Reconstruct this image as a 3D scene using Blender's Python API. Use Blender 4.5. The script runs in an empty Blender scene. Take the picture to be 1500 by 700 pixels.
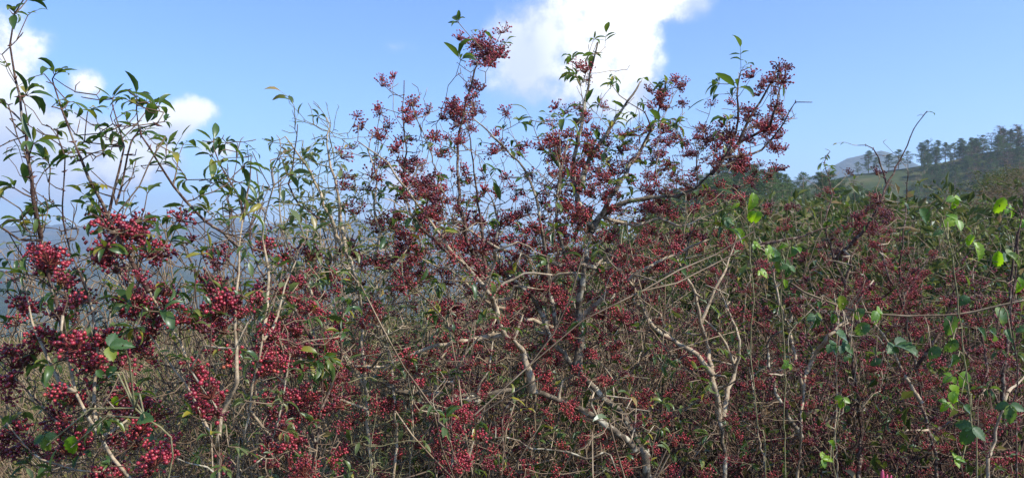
import bpy, bmesh, math, random
import numpy as np
from mathutils import Vector, Matrix, noise as mnoise
R = math.radians
rnd = random.Random(7)
SC = bpy.context.scene
COL = SC.collection

# ------------------------------------------------------------------ camera
F = 1177.0                       # focal length in photograph pixels (1500 wide)
EYE = 1.6
cam = bpy.data.cameras.new('camera'); cam.sensor_width = 36.0; cam.lens = 36.0 * F / 1500.0
cam.clip_start = 0.05; cam.clip_end = 30000
camo = bpy.data.objects.new('camera', cam); COL.objects.link(camo)
camo.location = (0, 0, EYE); camo.rotation_euler = (R(90), 0, 0)
SC.camera = camo

# ------------------------------------------------------------------ light, exposure
SUN_AZ, SUN_EL = R(117), R(43)   # azimuth clockwise from the view direction (+Y)
SUN_STRENGTH, SKY_STRENGTH, EXPOSURE = 5.0, 0.098, 0.66
sd = Vector((math.sin(SUN_AZ)*math.cos(SUN_EL), math.cos(SUN_AZ)*math.cos(SUN_EL), math.sin(SUN_EL)))
sl = bpy.data.lights.new('sun', 'SUN'); sl.energy = SUN_STRENGTH; sl.angle = R(0.53); sl.color = (1.0, 0.90, 0.75)
so = bpy.data.objects.new('sun', sl); COL.objects.link(so)
so.rotation_euler = sd.to_track_quat('Z', 'Y').to_euler(); so.location = (5, -5, 10)
SC.view_settings.view_transform = 'Standard'; SC.view_settings.look = 'None'
SC.view_settings.exposure = EXPOSURE; SC.view_settings.gamma = 1.0
SC.view_settings.use_curve_mapping = False
SC.cycles.max_bounces = 7; SC.cycles.diffuse_bounces = 2; SC.cycles.glossy_bounces = 2
SC.cycles.transmission_bounces = 4; SC.cycles.volume_bounces = 1
SC.cycles.use_denoising = True
SC.cycles.denoiser = 'OPENIMAGEDENOISE'; SC.cycles.denoising_input_passes = 'RGB_ALBEDO_NORMAL'; SC.cycles.denoising_prefilter = 'ACCURATE'

world = bpy.data.worlds.new('World'); SC.world = world; world.use_nodes = True
def build_world():
    nt = world.node_tree; nt.nodes.clear(); N = nt.nodes.new; L = nt.links.new
    out = N('ShaderNodeOutputWorld'); bg = N('ShaderNodeBackground'); bg.inputs[1].default_value = SKY_STRENGTH
    L(bg.outputs[0], out.inputs[0])
    sky = N('ShaderNodeTexSky'); sky.sky_type = 'NISHITA'; sky.sun_disc = False
    sky.sun_elevation = SUN_EL; sky.sun_rotation = SUN_AZ
    sky.air_density = 1.0; sky.dust_density = 1.2; sky.ozone_density = 1.6; sky.altitude = 1200
    def m(op, a, b=None, c=None):
        n = N('ShaderNodeMath'); n.operation = op
        for i, v in enumerate((a, b, c)):
            if v is None: continue
            if isinstance(v, (int, float)): n.inputs[i].default_value = v
            else: L(v, n.inputs[i])
        return n.outputs[0]
    tc = N('ShaderNodeTexCoord'); sx = N('ShaderNodeSeparateXYZ'); L(tc.outputs['Generated'], sx.inputs[0])
    X, Y, Z = sx.outputs
    front = m('GREATER_THAN', Y, 0.15)
    Yc = m('MAXIMUM', Y, 0.15)
    U = m('DIVIDE', X, Yc); V = m('DIVIDE', Z, Yc)
    def noi(scale, detail, rough, off=0.0):
        n = N('ShaderNodeTexNoise'); n.inputs['Scale'].default_value = scale; n.inputs['Detail'].default_value = detail
        n.inputs['Roughness'].default_value = rough
        mp = N('ShaderNodeMapping'); mp.inputs[1].default_value = (off, off*0.7, -off); L(tc.outputs['Generated'], mp.inputs[0])
        L(mp.outputs[0], n.inputs['Vector']); return n
    n1 = noi(9, 5, 0.55); sc_ = N('ShaderNodeSeparateXYZ'); L(n1.outputs['Color'], sc_.inputs[0])
    Ud = m('ADD', U, m('MULTIPLY', m('SUBTRACT', sc_.outputs[0], 0.5), 0.085))
    Vd = m('ADD', m('SUBTRACT', V, 0.004), m('MULTIPLY', m('SUBTRACT', sc_.outputs[1], 0.5), 0.07))
    n2 = noi(30, 8, 0.62, 3.0); fb = m('SUBTRACT', n2.outputs[0], 0.5)
    # clouds hanging in the sky: centre, half axes (in photograph pixels at this focal length), weight
    blobs = [(800,70,80,80,.6),(885,5,100,66,1.0),(980,-12,75,45,1.1),(905,90,60,65,1.15),(760,100,60,70,.5),(930,140,32,36,.6),
             (850,155,70,50,.3),(5,140,62,130,1.0),(40,250,130,60,.85),(70,190,70,50,.65),(258,176,52,30,1.25),(128,118,30,24,.9),
             (140,210,100,42,1.0),(200,246,60,34,.9),(315,234,34,14,.75),(590,80,30,12,.22),(590,270,50,34,.8),(60,60,40,22,.35),
             (880,-160,240,120,1.2),(-120,200,120,120,.8),(1780,60,160,60,.8)]
    dens = None
    for (x, y, rx, ry, w) in blobs:
        cx, cy = (x-750)/F, (350-y)/F
        a = m('DIVIDE', m('SUBTRACT', Ud, cx), rx/F); b = m('DIVIDE', m('SUBTRACT', Vd, cy), ry/F)
        e = m('SQRT', m('ADD', m('MULTIPLY', a, a), m('MULTIPLY', b, b)))
        g = m('MULTIPLY', m('MAXIMUM', m('SUBTRACT', 1.32, e), 0.0), w)
        dens = g if dens is None else m('ADD', dens, g)
    dens = m('MULTIPLY', m('MINIMUM', dens, 1.1), front)
    d2 = m('ADD', dens, m('MULTIPLY', fb, m('MINIMUM', m('MULTIPLY', dens, 2.8), 1.3)))
    mr = N('ShaderNodeMapRange'); mr.interpolation_type = 'SMOOTHSTEP'; L(d2, mr.inputs[0])
    mr.inputs[1].default_value = 0.04; mr.inputs[2].default_value = 0.80; mr.clamp = True
    # thick cloud is brilliant white, thin or far from the sun is lavender
    mb = N('ShaderNodeMapRange'); mb.interpolation_type = 'SMOOTHSTEP'; L(m('ADD', m('MULTIPLY', d2, .6), m('ADD', m('MULTIPLY', fb, 1.3), m('MULTIPLY', m('SUBTRACT', sc_.outputs[2], .5), 2.2))), mb.inputs[0])
    mb.inputs[1].default_value = 0.0; mb.inputs[2].default_value = 0.62
    shade = None
    for (x, y, rx, ry) in [(765,90,85,130),(820,190,150,60),(20,230,120,90),(230,200,60,18)]:
        a = m('DIVIDE', m('SUBTRACT', Ud, (x-750)/F), rx/F); b = m('DIVIDE', m('SUBTRACT', Vd, (350-y)/F), ry/F)
        g = m('MAXIMUM', m('SUBTRACT', 1.2, m('SQRT', m('ADD', m('MULTIPLY', a, a), m('MULTIPLY', b, b)))), 0.0)
        shade = g if shade is None else m('ADD', shade, g)
    lit = m('MULTIPLY', mb.outputs[0], m('SUBTRACT', 1.0, m('MINIMUM', m('MULTIPLY', shade, .85), .85)))
    cc = N('ShaderNodeMix'); cc.data_type = 'RGBA'; L(lit, cc.inputs[0])
    cc.inputs[6].default_value = (4.9, 5.6, 7.3, 1); cc.inputs[7].default_value = (9.6, 9.7, 9.8, 1)
    mix = N('ShaderNodeMix'); mix.data_type = 'RGBA'; L(mr.outputs[0], mix.inputs[0])
    tint = N('ShaderNodeMix'); tint.data_type = 'RGBA'; tint.blend_type = 'MULTIPLY'; tint.inputs[0].default_value = 1
    L(sky.outputs[0], tint.inputs[6]); tint.inputs[7].default_value = SKY_TINT
    L(tint.outputs[2], mix.inputs[6]); L(cc.outputs[2], mix.inputs[7]); L(mix.outputs[2], bg.inputs[0])
SKY_TINT = (.90, 1.20, 1.66, 1)
build_world()

# ------------------------------------------------------------------ helpers
def P(x, y, d):                 # a direction of the photograph at a depth in metres
    return Vector(((x-750)/F*d, d, EYE + (350-y)/F*d))
class MB:
    def __init__(s): s.v = []; s.f = []; s.mi = []
    def add(s, vs, fs, mi=0):
        o = len(s.v); s.v.extend(vs)
        for f in fs: s.f.append(tuple(i+o for i in f)); s.mi.append(mi)
    def mesh(s, name, mats, smooth=True):
        me = bpy.data.meshes.new(name); me.from_pydata([tuple(v) for v in s.v], [], s.f)
        for m_ in (mats if isinstance(mats, (list, tuple)) else [mats]): me.materials.append(m_)
        me.polygons.foreach_set('material_index', s.mi)
        me.polygons.foreach_set('use_smooth', [smooth]*len(s.f))
        me.update(); return me
    def build(s, name, mats, parent=None, smooth=True):
        o = bpy.data.objects.new(name, s.mesh(name, mats, smooth)); COL.objects.link(o)
        if parent: o.parent = parent; o.matrix_parent_inverse = parent.matrix_world.inverted()
        return o
def empty(name, loc, rz=0):
    o = bpy.data.objects.new(name, None); COL.objects.link(o); o.empty_display_size = 0.1
    o.location = loc; o.rotation_euler = (0, 0, rz)
    o.matrix_world = Matrix.Translation(Vector(loc)) @ Matrix.Rotation(rz, 4, 'Z')
    return o
def tag(o, label=None, cat=None, group=None, kind=None):
    if label: o['label'] = label
    if cat: o['category'] = cat
    if group: o['group'] = group
    if kind: o['kind'] = kind
    return o
def perp(t):
    a = Vector((0, 0, 1)) if abs(t.z) < 0.9 else Vector((1, 0, 0))
    return t.cross(a).normalized()
def tube(mb, pts, rad, n=6, mi=0, rough=0.0, cap=True):
    k = len(pts)
    if k < 2: return
    u = None; vs = []
    for i in range(k):
        t = (pts[min(i+1, k-1)] - pts[max(i-1, 0)])
        if t.length < 1e-9: t = Vector((0, 0, 1))
        t.normalize()
        if u is None: u = perp(t)
        else:
            u = u - t*u.dot(t)
            u = u.normalized() if u.length > 1e-6 else perp(t)
        w = t.cross(u)
        for j in range(n):
            a = 2*math.pi*j/n; r = rad[i]*(1 + (rough*rnd.uniform(-1, 1) if rough else 0))
            vs.append(pts[i] + u*(math.cos(a)*r) + w*(math.sin(a)*r))
    fs = [(i*n+j, i*n+(j+1) % n, (i+1)*n+(j+1) % n, (i+1)*n+j) for i in range(k-1) for j in range(n)]
    if cap:
        vs.append(pts[-1]); e = len(vs)-1
        fs += [((k-1)*n+j, (k-1)*n+(j+1) % n, e) for j in range(n)]
    mb.add(vs, fs, mi)
def smooth_line(pts, step):
    """Catmull-Rom through pts, resampled about every step metres"""
    out = []
    q = [pts[0]*2-pts[1]] + list(pts) + [pts[-1]*2-pts[-2]]
    for i in range(1, len(q)-2):
        p0, p1, p2, p3 = q[i-1], q[i], q[i+1], q[i+2]
        n = max(1, int((p2-p1).length/step))
        for s in range(n):
            t = s/n
            out.append(0.5*((2*p1)+(p2-p0)*t+(2*p0-5*p1+4*p2-p3)*t*t+(3*p1-p0-3*p2+p3)*t**3))
    out.append(q[-2].copy()); return out
def rv(s=1.0): return Vector((rnd.gauss(0, s), rnd.gauss(0, s), rnd.gauss(0, s)))
LEAF_T = [0.0, .18, .42, .66, .86, 1.0]; LEAF_W = [.06, .62, 1.0, .82, .42, .02]
def leaf(mb, base, d, up, L, W, curl=0.6, fold=0.35, mi=0, wave=0.0):
    """a lance-shaped blade folded along its midrib and curling down"""
    d = d.normalized(); side = d.cross(up)
    side = side.normalized() if side.length > 1e-5 else perp(d)
    nrm = side.cross(d).normalized(); vs = []; p = base.copy(); prev = 0
    for t, w in zip(LEAF_T, LEAF_W):
        a = -curl*t*1.6
        dirn = d*math.cos(a) + nrm*math.sin(a)
        p = p + dirn*(L*(t-prev)); prev = t
        nn = nrm*math.cos(a) - d*math.sin(a)
        h = W*0.5*w; wv = wave*L*math.sin(t*9+mi)
        vs += [p - side*h*math.cos(fold) + nn*(h*math.sin(fold)+wv), p.copy(), p + side*h*math.cos(fold) + nn*(h*math.sin(fold)-wv)]
    fs = []
    for i in range(len(LEAF_T)-1):
        o = i*3; fs += [(o, o+1, o+4, o+3), (o+1, o+2, o+5, o+4)]
    mb.add(vs, fs, mi)
def broad_leaf(mb, base, d, up, L, W, curl=0.3, fold=0.25, mi=0):
    """a toothed egg-shaped bramble leaflet"""
    d = d.normalized(); side = d.cross(up)
    side = side.normalized() if side.length > 1e-5 else perp(d)
    nrm = side.cross(d).normalized(); n = 11; vs = []; p = base.copy()
    for i in range(n+1):
        t = i/n; a = -curl*t*1.4
        p = p + (d*math.cos(a)+nrm*math.sin(a))*(L/n if i else 0)
        w = (math.sin(math.pi*min(1, t**0.72))**0.8)*(1 + (0.16 if i % 2 else -0.05)) if 0 < i < n else 0.02
        nn = nrm*math.cos(a) - d*math.sin(a); h = W*0.5*w
        rip = 0.05*L*(1 if i % 2 else -1)
        for s, q in ((-1, 1.0), (-1, .5), (0, 0), (1, .5), (1, 1.0)):
            vs.append(p + side*(s*h*q*math.cos(fold)) + nn*(h*q*math.sin(fold) + rip*q*(q < 1)) + d*(0.04*L*q*(i % 2)))
    fs = [(i*5+j, i*5+j+1, (i+1)*5+j+1, (i+1)*5+j) for i in range(n) for j in range(4)]
    mb.add(vs, fs, mi)

def icos(sub):
    bm = bmesh.new(); bmesh.ops.create_icosphere(bm, subdivisions=sub, radius=1.0)
    vs = [v.co.copy() for v in bm.verts]; fs = [tuple(v.index for v in f.verts) for f in bm.faces]; bm.free(); return vs, fs
ICO1, ICO2 = icos(1), icos(2)

# ------------------------------------------------------------------ materials
def nodes(name):
    m = bpy.data.materials.new(name); m.use_nodes = True; nt = m.node_tree; nt.nodes.clear()
    return m, nt, nt.nodes.new, nt.links.new
def ramp(N, L, src, stops):
    r = N('ShaderNodeValToRGB'); L(src, r.inputs[0]); e = r.color_ramp.elements
    while len(e) < len(stops): e.new(0.5)
    for el, (p, c) in zip(e, stops): el.position = p; el.color = (*c, 1)
    return r.outputs[0]
def tex(N, L, scale, detail=4, rough=.5, coord='Object', stretch=None):
    tc = N('ShaderNodeTexCoord'); n = N('ShaderNodeTexNoise'); n.inputs['Scale'].default_value = scale
    n.inputs['Detail'].default_value = detail; n.inputs['Roughness'].default_value = rough
    src = tc.outputs[coord]
    if coord == 'World':
        pass
    if stretch:
        mp = N('ShaderNodeMapping'); mp.inputs['Scale'].default_value = stretch; L(src, mp.inputs[0]); src = mp.outputs[0]
    L(src, n.inputs['Vector']); return n.outputs[0]
def bark_mat(name, cols, lichen=None, scale=60, rough=.85, bump=.5):
    m, nt, N, L = nodes(name)
    out = N('ShaderNodeOutputMaterial'); b = N('ShaderNodeBsdfPrincipled'); L(b.outputs[0], out.inputs[0])
    b.inputs['Roughness'].default_value = rough; b.inputs['Specular IOR Level'].default_value = .25
    n = tex(N, L, scale, 6, .65)
    c = ramp(N, L, n, [(.30, cols[0]), (.50, cols[1]), (.70, cols[2])])
    if lichen:
        n2 = tex(N, L, lichen[1], 5, .6)
        rr = N('ShaderNodeMapRange'); L(n2, rr.inputs[0]); rr.inputs[1].default_value = .53; rr.inputs[2].default_value = .60
        mx = N('ShaderNodeMix'); mx.data_type = 'RGBA'; L(rr.outputs[0], mx.inputs[0]); L(c, mx.inputs[6]); mx.inputs[7].default_value = (*lichen[0], 1)
        c = mx.outputs[2]
    L(c, b.inputs['Base Color'])
    bp = N('ShaderNodeBump'); bp.inputs['Strength'].default_value = bump; bp.inputs['Distance'].default_value = .003
    L(tex(N, L, scale*3, 5, .7), bp.inputs['Height']); L(bp.outputs[0], b.inputs['Normal'])
    return m
def leaf_mat(name, dark, mid, light, trans, tw=.4, rough=.38, scale=14, spec=.10, age=None):
    m, nt, N, L = nodes(name)
    out = N('ShaderNodeOutputMaterial')
    n = tex(N, L, scale, 3, .55)
    geo = N('ShaderNodeNewGeometry')
    ad = N('ShaderNodeMath'); ad.operation = 'MULTIPLY_ADD'; L(geo.outputs['Random Per Island'], ad.inputs[0]); ad.inputs[1].default_value = .55; 
    mm = N('ShaderNodeMath'); mm.operation = 'MULTIPLY'; L(n, mm.inputs[0]); mm.inputs[1].default_value = .5; L(mm.outputs[0], ad.inputs[2])
    stops = [(.16, dark), (.45, mid), (.70, light)]
    if age: stops += [(.77, age)]
    c = ramp(N, L, ad.outputs[0], stops)
    df = N('ShaderNodeBsdfDiffuse'); L(c, df.inputs[0])
    tr = N('ShaderNodeBsdfTranslucent'); 
    mc = N('ShaderNodeMix'); mc.data_type = 'RGBA'; mc.inputs[0].default_value = .55; L(c, mc.inputs[6]); mc.inputs[7].default_value = (*trans, 1)
    L(mc.outputs[2], tr.inputs[0])
    m1 = N('ShaderNodeMixShader'); m1.inputs[0].default_value = tw; L(df.outputs[0], m1.inputs[1]); L(tr.outputs[0], m1.inputs[2])
    gl = N('ShaderNodeBsdfGlossy'); gl.inputs['Roughness'].default_value = rough; gl.inputs[0].default_value = (.8, .88, 1, 1)
    fr = N('ShaderNodeLayerWeight'); fr.inputs[0].default_value = .5
    pw = N('ShaderNodeMath'); pw.operation = 'POWER'; L(fr.outputs['Facing'], pw.inputs[0]); pw.inputs[1].default_value = 5
    ms = N('ShaderNodeMath'); ms.operation = 'MULTIPLY_ADD'; L(pw.outputs[0], ms.inputs[0]); ms.inputs[1].default_value = .35; ms.inputs[2].default_value = spec*.35
    m2 = N('ShaderNodeMixShader'); L(ms.outputs[0], m2.inputs[0]); L(m1.outputs[0], m2.inputs[1]); L(gl.outputs[0], m2.inputs[2])
    L(m2.outputs[0], out.inputs[0]); return m
def berry_mat(name, stops, rough=.33):
    m, nt, N, L = nodes(name)
    out = N('ShaderNodeOutputMaterial'); b = N('ShaderNodeBsdfPrincipled'); L(b.outputs[0], out.inputs[0])
    geo = N('ShaderNodeNewGeometry'); oi = N('ShaderNodeObjectInfo')
    a = N('ShaderNodeMath'); a.operation = 'MULTIPLY_ADD'; L(geo.outputs['Random Per Island'], a.inputs[0]); a.inputs[1].default_value = .55
    a2 = N('ShaderNodeMath'); a2.operation = 'MULTIPLY'; L(oi.outputs['Random'], a2.inputs[0]); a2.inputs[1].default_value = .45; L(a2.outputs[0], a.inputs[2])
    L(ramp(N, L, a.outputs[0], stops), b.inputs['Base Color'])
    b.inputs['Roughness'].default_value = rough; b.inputs['Specular IOR Level'].default_value = .55
    bp = N('ShaderNodeBump'); bp.inputs['Strength'].default_value = .35; bp.inputs['Distance'].default_value = .0006
    L(tex(N, L, 1500, 2, .5), bp.inputs['Height']); L(bp.outputs[0], b.inputs['Normal'])
    return m
M = {}
M['bark_pale'] = bark_mat('bark_pale', [(.11, .083, .053), (.33, .265, .185), (.50, .425, .31)], ((.36, .32, .24), 45), 70)
M['bark_grey'] = bark_mat('bark_grey', [(.035, .03, .024), (.12, .098, .072), (.24, .205, .155)], ((.40, .38, .30), 30), 40, bump=.8)
M['bark_dark'] = bark_mat('bark_dark', [(.035, .02, .017), (.075, .042, .035), (.15, .10, .075)], ((.22, .19, .15), 90), 80)
M['bark_green'] = bark_mat('bark_green', [(.10, .10, .045), (.20, .19, .10), (.30, .28, .18)], None, 60)
M['bark_twig'] = bark_mat('bark_twig', [(.07, .042, .032), (.20, .15, .10), (.40, .33, .23)], None, 14)
M['bark_shoot'] = bark_mat('bark_shoot', [(.04, .024, .018), (.10, .065, .045), (.24, .18, .12)], None, 14)
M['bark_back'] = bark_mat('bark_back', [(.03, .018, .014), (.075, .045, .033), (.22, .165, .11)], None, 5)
M['thorn'] = bark_mat('thorn', [(.08, .03, .025), (.12, .05, .04), (.16, .08, .06)], None, 40)
M['leaf_dark'] = leaf_mat('leaf_dark', (.020, .052, .018), (.052, .108, .028), (.13, .175, .042), (.22, .36, .03), .38, age=(.28, .25, .03))
M['leaf_pale'] = leaf_mat('leaf_pale', (.040, .075, .022), (.085, .13, .045), (.15, .19, .08), (.30, .42, .08), .40, age=(.30, .22, .07))
M['leaf_backlit'] = leaf_mat('leaf_backlit', (.07, .17, .006), (.13, .28, .010), (.25, .40, .015), (.42, .75, .01), .55, rough=.45)  # bramble leaf with backlit glow painted into a brighter lime base colour
M['leaf_bramble'] = leaf_mat('leaf_bramble', (.018, .055, .018), (.032, .088, .026), (.065, .135, .040), (.26, .46, .04), .36, rough=.5, spec=.07, age=(.17, .22, .02))
M['leaf_hill'] = leaf_mat('leaf_hill', (.034, .058, .018), (.075, .105, .030), (.145, .165, .055), (.16, .2, .05), .3, rough=.6, spec=0, age=(.17, .12, .06))
M['berry_near'] = berry_mat('berry_near', [(.0, (.06, .008, .016)), (.35, (.17, .012, .026)), (.65, (.29, .022, .042)), (.93, (.42, .045, .055)), (1.0, (.26, .14, .04))])
M['berry_mid'] = berry_mat('berry_mid', [(.0, (.05, .008, .016)), (.35, (.15, .012, .026)), (.7, (.30, .022, .036)), (.95, (.44, .050, .055)), (1.0, (.25, .12, .05))], .36)
M['berry_dark'] = berry_mat('berry_dark', [(.0, (.03, .008, .014)), (.5, (.085, .012, .024)), (1.0, (.18, .02, .035))], .4)
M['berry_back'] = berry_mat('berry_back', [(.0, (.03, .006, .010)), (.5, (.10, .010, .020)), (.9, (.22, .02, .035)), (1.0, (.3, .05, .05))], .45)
M['pedicel'] = bark_mat('pedicel', [(.07, .015, .015), (.13, .03, .025), (.17, .07, .04)], None, 40)
def ground_mat():
    m, nt, N, L = nodes('ground')
    out = N('ShaderNodeOutputMaterial'); b = N('ShaderNodeBsdfPrincipled'); L(b.outputs[0], out.inputs[0])
    b.inputs['Roughness'].default_value = .95; b.inputs['Specular IOR Level'].default_value = .1
    c1 = ramp(N, L, tex(N, L, 1.1, 8, .62), [(.28, (.040, .048, .016)), (.48, (.10, .10, .032)), (.62, (.17, .145, .06)), (.8, (.22, .17, .09))])
    c2 = ramp(N, L, tex(N, L, .035, 8, .6), [(.34, (.030, .050, .020)), (.52, (.060, .080, .030)), (.72, (.15, .13, .07))])
    geo = N('ShaderNodeNewGeometry'); ln = N('ShaderNodeVectorMath'); ln.operation = 'LENGTH'; L(geo.outputs['Position'], ln.inputs[0])
    mr = N('ShaderNodeMapRange'); L(ln.outputs['Value'], mr.inputs[0]); mr.inputs[1].default_value = 25; mr.inputs[2].default_value = 110
    c3 = ramp(N, L, tex(N, L, 3.0, 8, .7), [(.3, (.022, .016, .010)), (.52, (.055, .038, .022)), (.7, (.10, .075, .04))])
    sp = N('ShaderNodeSeparateXYZ'); L(geo.outputs['Position'], sp.inputs[0]); ax = N('ShaderNodeMath'); ax.operation = 'MULTIPLY_ADD'
    L(sp.outputs[1], ax.inputs[0]); ax.inputs[1].default_value = .12; L(sp.outputs[0], ax.inputs[2])
    ml = N('ShaderNodeMapRange'); L(ax.outputs[0], ml.inputs[0]); ml.inputs[1].default_value = -.4; ml.inputs[2].default_value = .7
    m3 = N('ShaderNodeMix'); m3.data_type = 'RGBA'; L(ml.outputs[0], m3.inputs[0]); L(c1, m3.inputs[6]); L(c3, m3.inputs[7]); c1 = m3.outputs[2]
    mx = N('ShaderNodeMix'); mx.data_type = 'RGBA'; L(mr.outputs[0], mx.inputs[0]); L(c1, mx.inputs[6]); L(c2, mx.inputs[7])
    L(mx.outputs[2], b.inputs['Base Color'])
    bp = N('ShaderNodeBump'); bp.inputs['Strength'].default_value = .6; bp.inputs['Distance'].default_value = .06
    L(tex(N, L, 9, 8, .7), bp.inputs['Height']); L(bp.outputs[0], b.inputs['Normal']); return m
M['ground'] = ground_mat()
def forest_mat():
    m, nt, N, L = nodes('wooded_slope')
    out = N('ShaderNodeOutputMaterial'); b = N('ShaderNodeBsdfPrincipled'); L(b.outputs[0], out.inputs[0]); b.inputs['Roughness'].default_value = 1
    b.inputs['Specular IOR Level'].default_value = 0
    c = ramp(N, L, tex(N, L, .012, 10, .65), [(.35, (.020, .040, .022)), (.52, (.045, .065, .030)), (.66, (.13, .115, .06))])
    L(c, b.inputs['Base Color'])
    bp = N('ShaderNodeBump'); bp.inputs['Strength'].default_value = 1; bp.inputs['Distance'].default_value = 18
    L(tex(N, L, .03, 8, .65), bp.inputs['Height']); L(bp.outputs[0], b.inputs['Normal']); return m
M['forest'] = forest_mat()

# ------------------------------------------------------------------ terrain
def ss(a, b, x):
    t = max(0.0, min(1.0, (x-a)/(b-a))); return t*t*(3-2*t)
def lin(x, xs, ys): return float(np.interp(x, xs, ys))
def yz(y, r): return EYE + (350-y)/F*r
def ctrl(px):
    A = lin(px, [780, 840, 900, 950, 1000, 1070, 1110, 1150, 1200, 1260, 1330, 1400, 1500],
                [420, 398, 368, 345, 318, 288, 286, 300, 300, 330, 352, 365, 352])
    B = lin(px, [1000, 1100, 1180, 1250, 1330, 1380, 1430, 1500, 1650], [330, 292, 276, 262, 255, 249, 240, 234, 226])
    C = lin(px, [900, 1250, 1330, 1400, 1450, 1500, 1650], [388, 380, 366, 345, 318, 288, 240])
    zA, zB, zC = yz(A, 180), yz(B, 380), yz(C, 60)
    return zA, zB, zC
def ground_z(X, Y):
    r = math.hypot(X, Y); az = math.atan2(X, Y); az = max(-R(62), min(R(62), az)); px = 750 + F*math.tan(az)
    behind = ss(20, -20, Y) if r > 1 else 0
    zA, zB, zC = ctrl(px)
    zr = float(np.interp(r, [0, 10, 30, 60, 95, 140, 180, 215, 260, 380, 520, 900, 1500, 9000],
        [0, -.15, zC*.28-.6, zC, zC*.6-1.5 + .2*zA, .6*zA+.1*zC, zA, zA-3, min(zA-4, zB*.45), zB, zB-14, -60, -150, -160]))
    zl = float(np.interp(r, [0, 8, 18, 24, 60, 200, 450, 9000], [0, -.12, -.32, -.9, -14, -70, -158, -162]))
    w = ss(640, 980, px); z = zl*(1-w) + zr*w
    n = mnoise.fractal(Vector((X*.02, Y*.02, 0)), .9, 2.1, 6)*min(3.2, r*.018) + mnoise.noise(Vector((X*.7, Y*.7, 2)))*.06
    return z*(1-behind) + behind*(-.05*r*(r < 3000) - 150*(r >= 3000)) + n*(.35+.65*(1-w))
def build_ground():
    azs = sorted(set([R(a) for a in np.arange(-38, 38.1, .3)] + [R(a) for a in np.arange(-180, 180, 6) if abs(a) > 38]))
    rs = [0.0] + list(np.geomspace(.8, 6200, 210)); mb = MB(); vs = []; na = len(azs)
    for r in rs[1:]:
        for a in azs:
            X, Y = r*math.sin(a), r*math.cos(a); vs.append(Vector((X, Y, ground_z(X, Y))))
    vs.append(Vector((0, 0, ground_z(0, 0)))); c = len(vs)-1
    fs = [(i*na+j, i*na+(j+1) % na, (i+1)*na+(j+1) % na, (i+1)*na+j)[::-1] for i in range(len(rs)-2) for j in range(na)]
    fs += [(c, (j+1) % na, j)[::1] for j in range(na)]
    mb.add(vs, fs)
    tag(mb.build('ground', M['ground']), kind='structure')
build_ground()
def range_mesh(name, r0, r1, r2, xs, ys, foot, seed, amp):
    mb = MB(); vs = []; px = np.arange(xs[0], xs[-1]+1, 5.0); K = 26
    for k in range(K):
        t = k/(K-1); r = r0 + (r2-r0)*t; f = 1-abs((r-r1)/((r1-r0) if r < r1 else (r2-r1))); f = f**.85
        for x in px:
            az = math.atan((x-750)/F); top = yz(lin(x, xs, ys), r1/1.0*math.cos(az)/math.cos(az))
            X, Y = r*math.sin(az), r*math.cos(az); top = EYE + (350-lin(x, xs, ys))/F*r1*math.cos(az)
            n = mnoise.fractal(Vector((X*.0016, Y*.0016, seed)), .8, 2.2, 7)*amp
            n2 = mnoise.fractal(Vector((X*.006, Y*.006, seed)), .8, 2.2, 5)*amp*.10
            vs.append(Vector((X, Y, foot+(top-foot)*f + n*(f*(1-f)*2.2) + n2*f)))
    n = len(px); fs = [(k*n+j, k*n+j+1, (k+1)*n+j+1, (k+1)*n+j) for k in range(K-1) for j in range(n-1)]
    mb.add(vs, fs); return tag(mb.build(name, M['forest']), kind='structure')
range_mesh('mountains', 2800, 4200, 5400, [-700, -200, 0, 120, 200, 280, 340, 420, 520, 600, 700, 800, 900, 1050],
           [300, 318, 328, 330, 322, 317, 322, 326, 322, 328, 334, 340, 352, 372], -165, 3, 220)
range_mesh('mountains', 1100, 1700, 2400, [-700, -200, 0, 100, 200, 300, 400, 500, 600, 700, 800, 900],
           [350, 372, 392, 398, 388, 396, 404, 396, 402, 410, 424, 440], -165, 8, 110)
range_mesh('mountains', 1700, 2500, 3300, [1000, 1120, 1190, 1215, 1240, 1270, 1290, 1308, 1330, 1360, 1420, 1520, 1640],
           [312, 274, 250, 238, 226, 217, 214, 219, 230, 244, 258, 268, 290], -165, 5, 90)

def build_haze():
    X = 6300; z0, z1 = -420, 330
    mb = MB(); vs = [Vector((x, y, z)) for z in (z0, z1) for y in (-X, X) for x in (-X, X)]
    mb.add(vs, [(0, 2, 3, 1), (4, 5, 7, 6), (0, 1, 5, 4), (1, 3, 7, 5), (3, 2, 6, 7), (2, 0, 4, 6)])
    m, nt, N, L = nodes('haze'); out = N('ShaderNodeOutputMaterial'); v = N('ShaderNodeVolumePrincipled')
    v.inputs['Color'].default_value = HAZE_COL; v.inputs['Density'].default_value = HAZE_D; v.inputs['Anisotropy'].default_value = .25
    L(v.outputs[0], out.inputs['Volume']); tag(mb.build('haze', m, smooth=False), kind='stuff')
HAZE_COL, HAZE_D = (.62, .76, .98, 1), 2.7e-4
build_haze()

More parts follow.
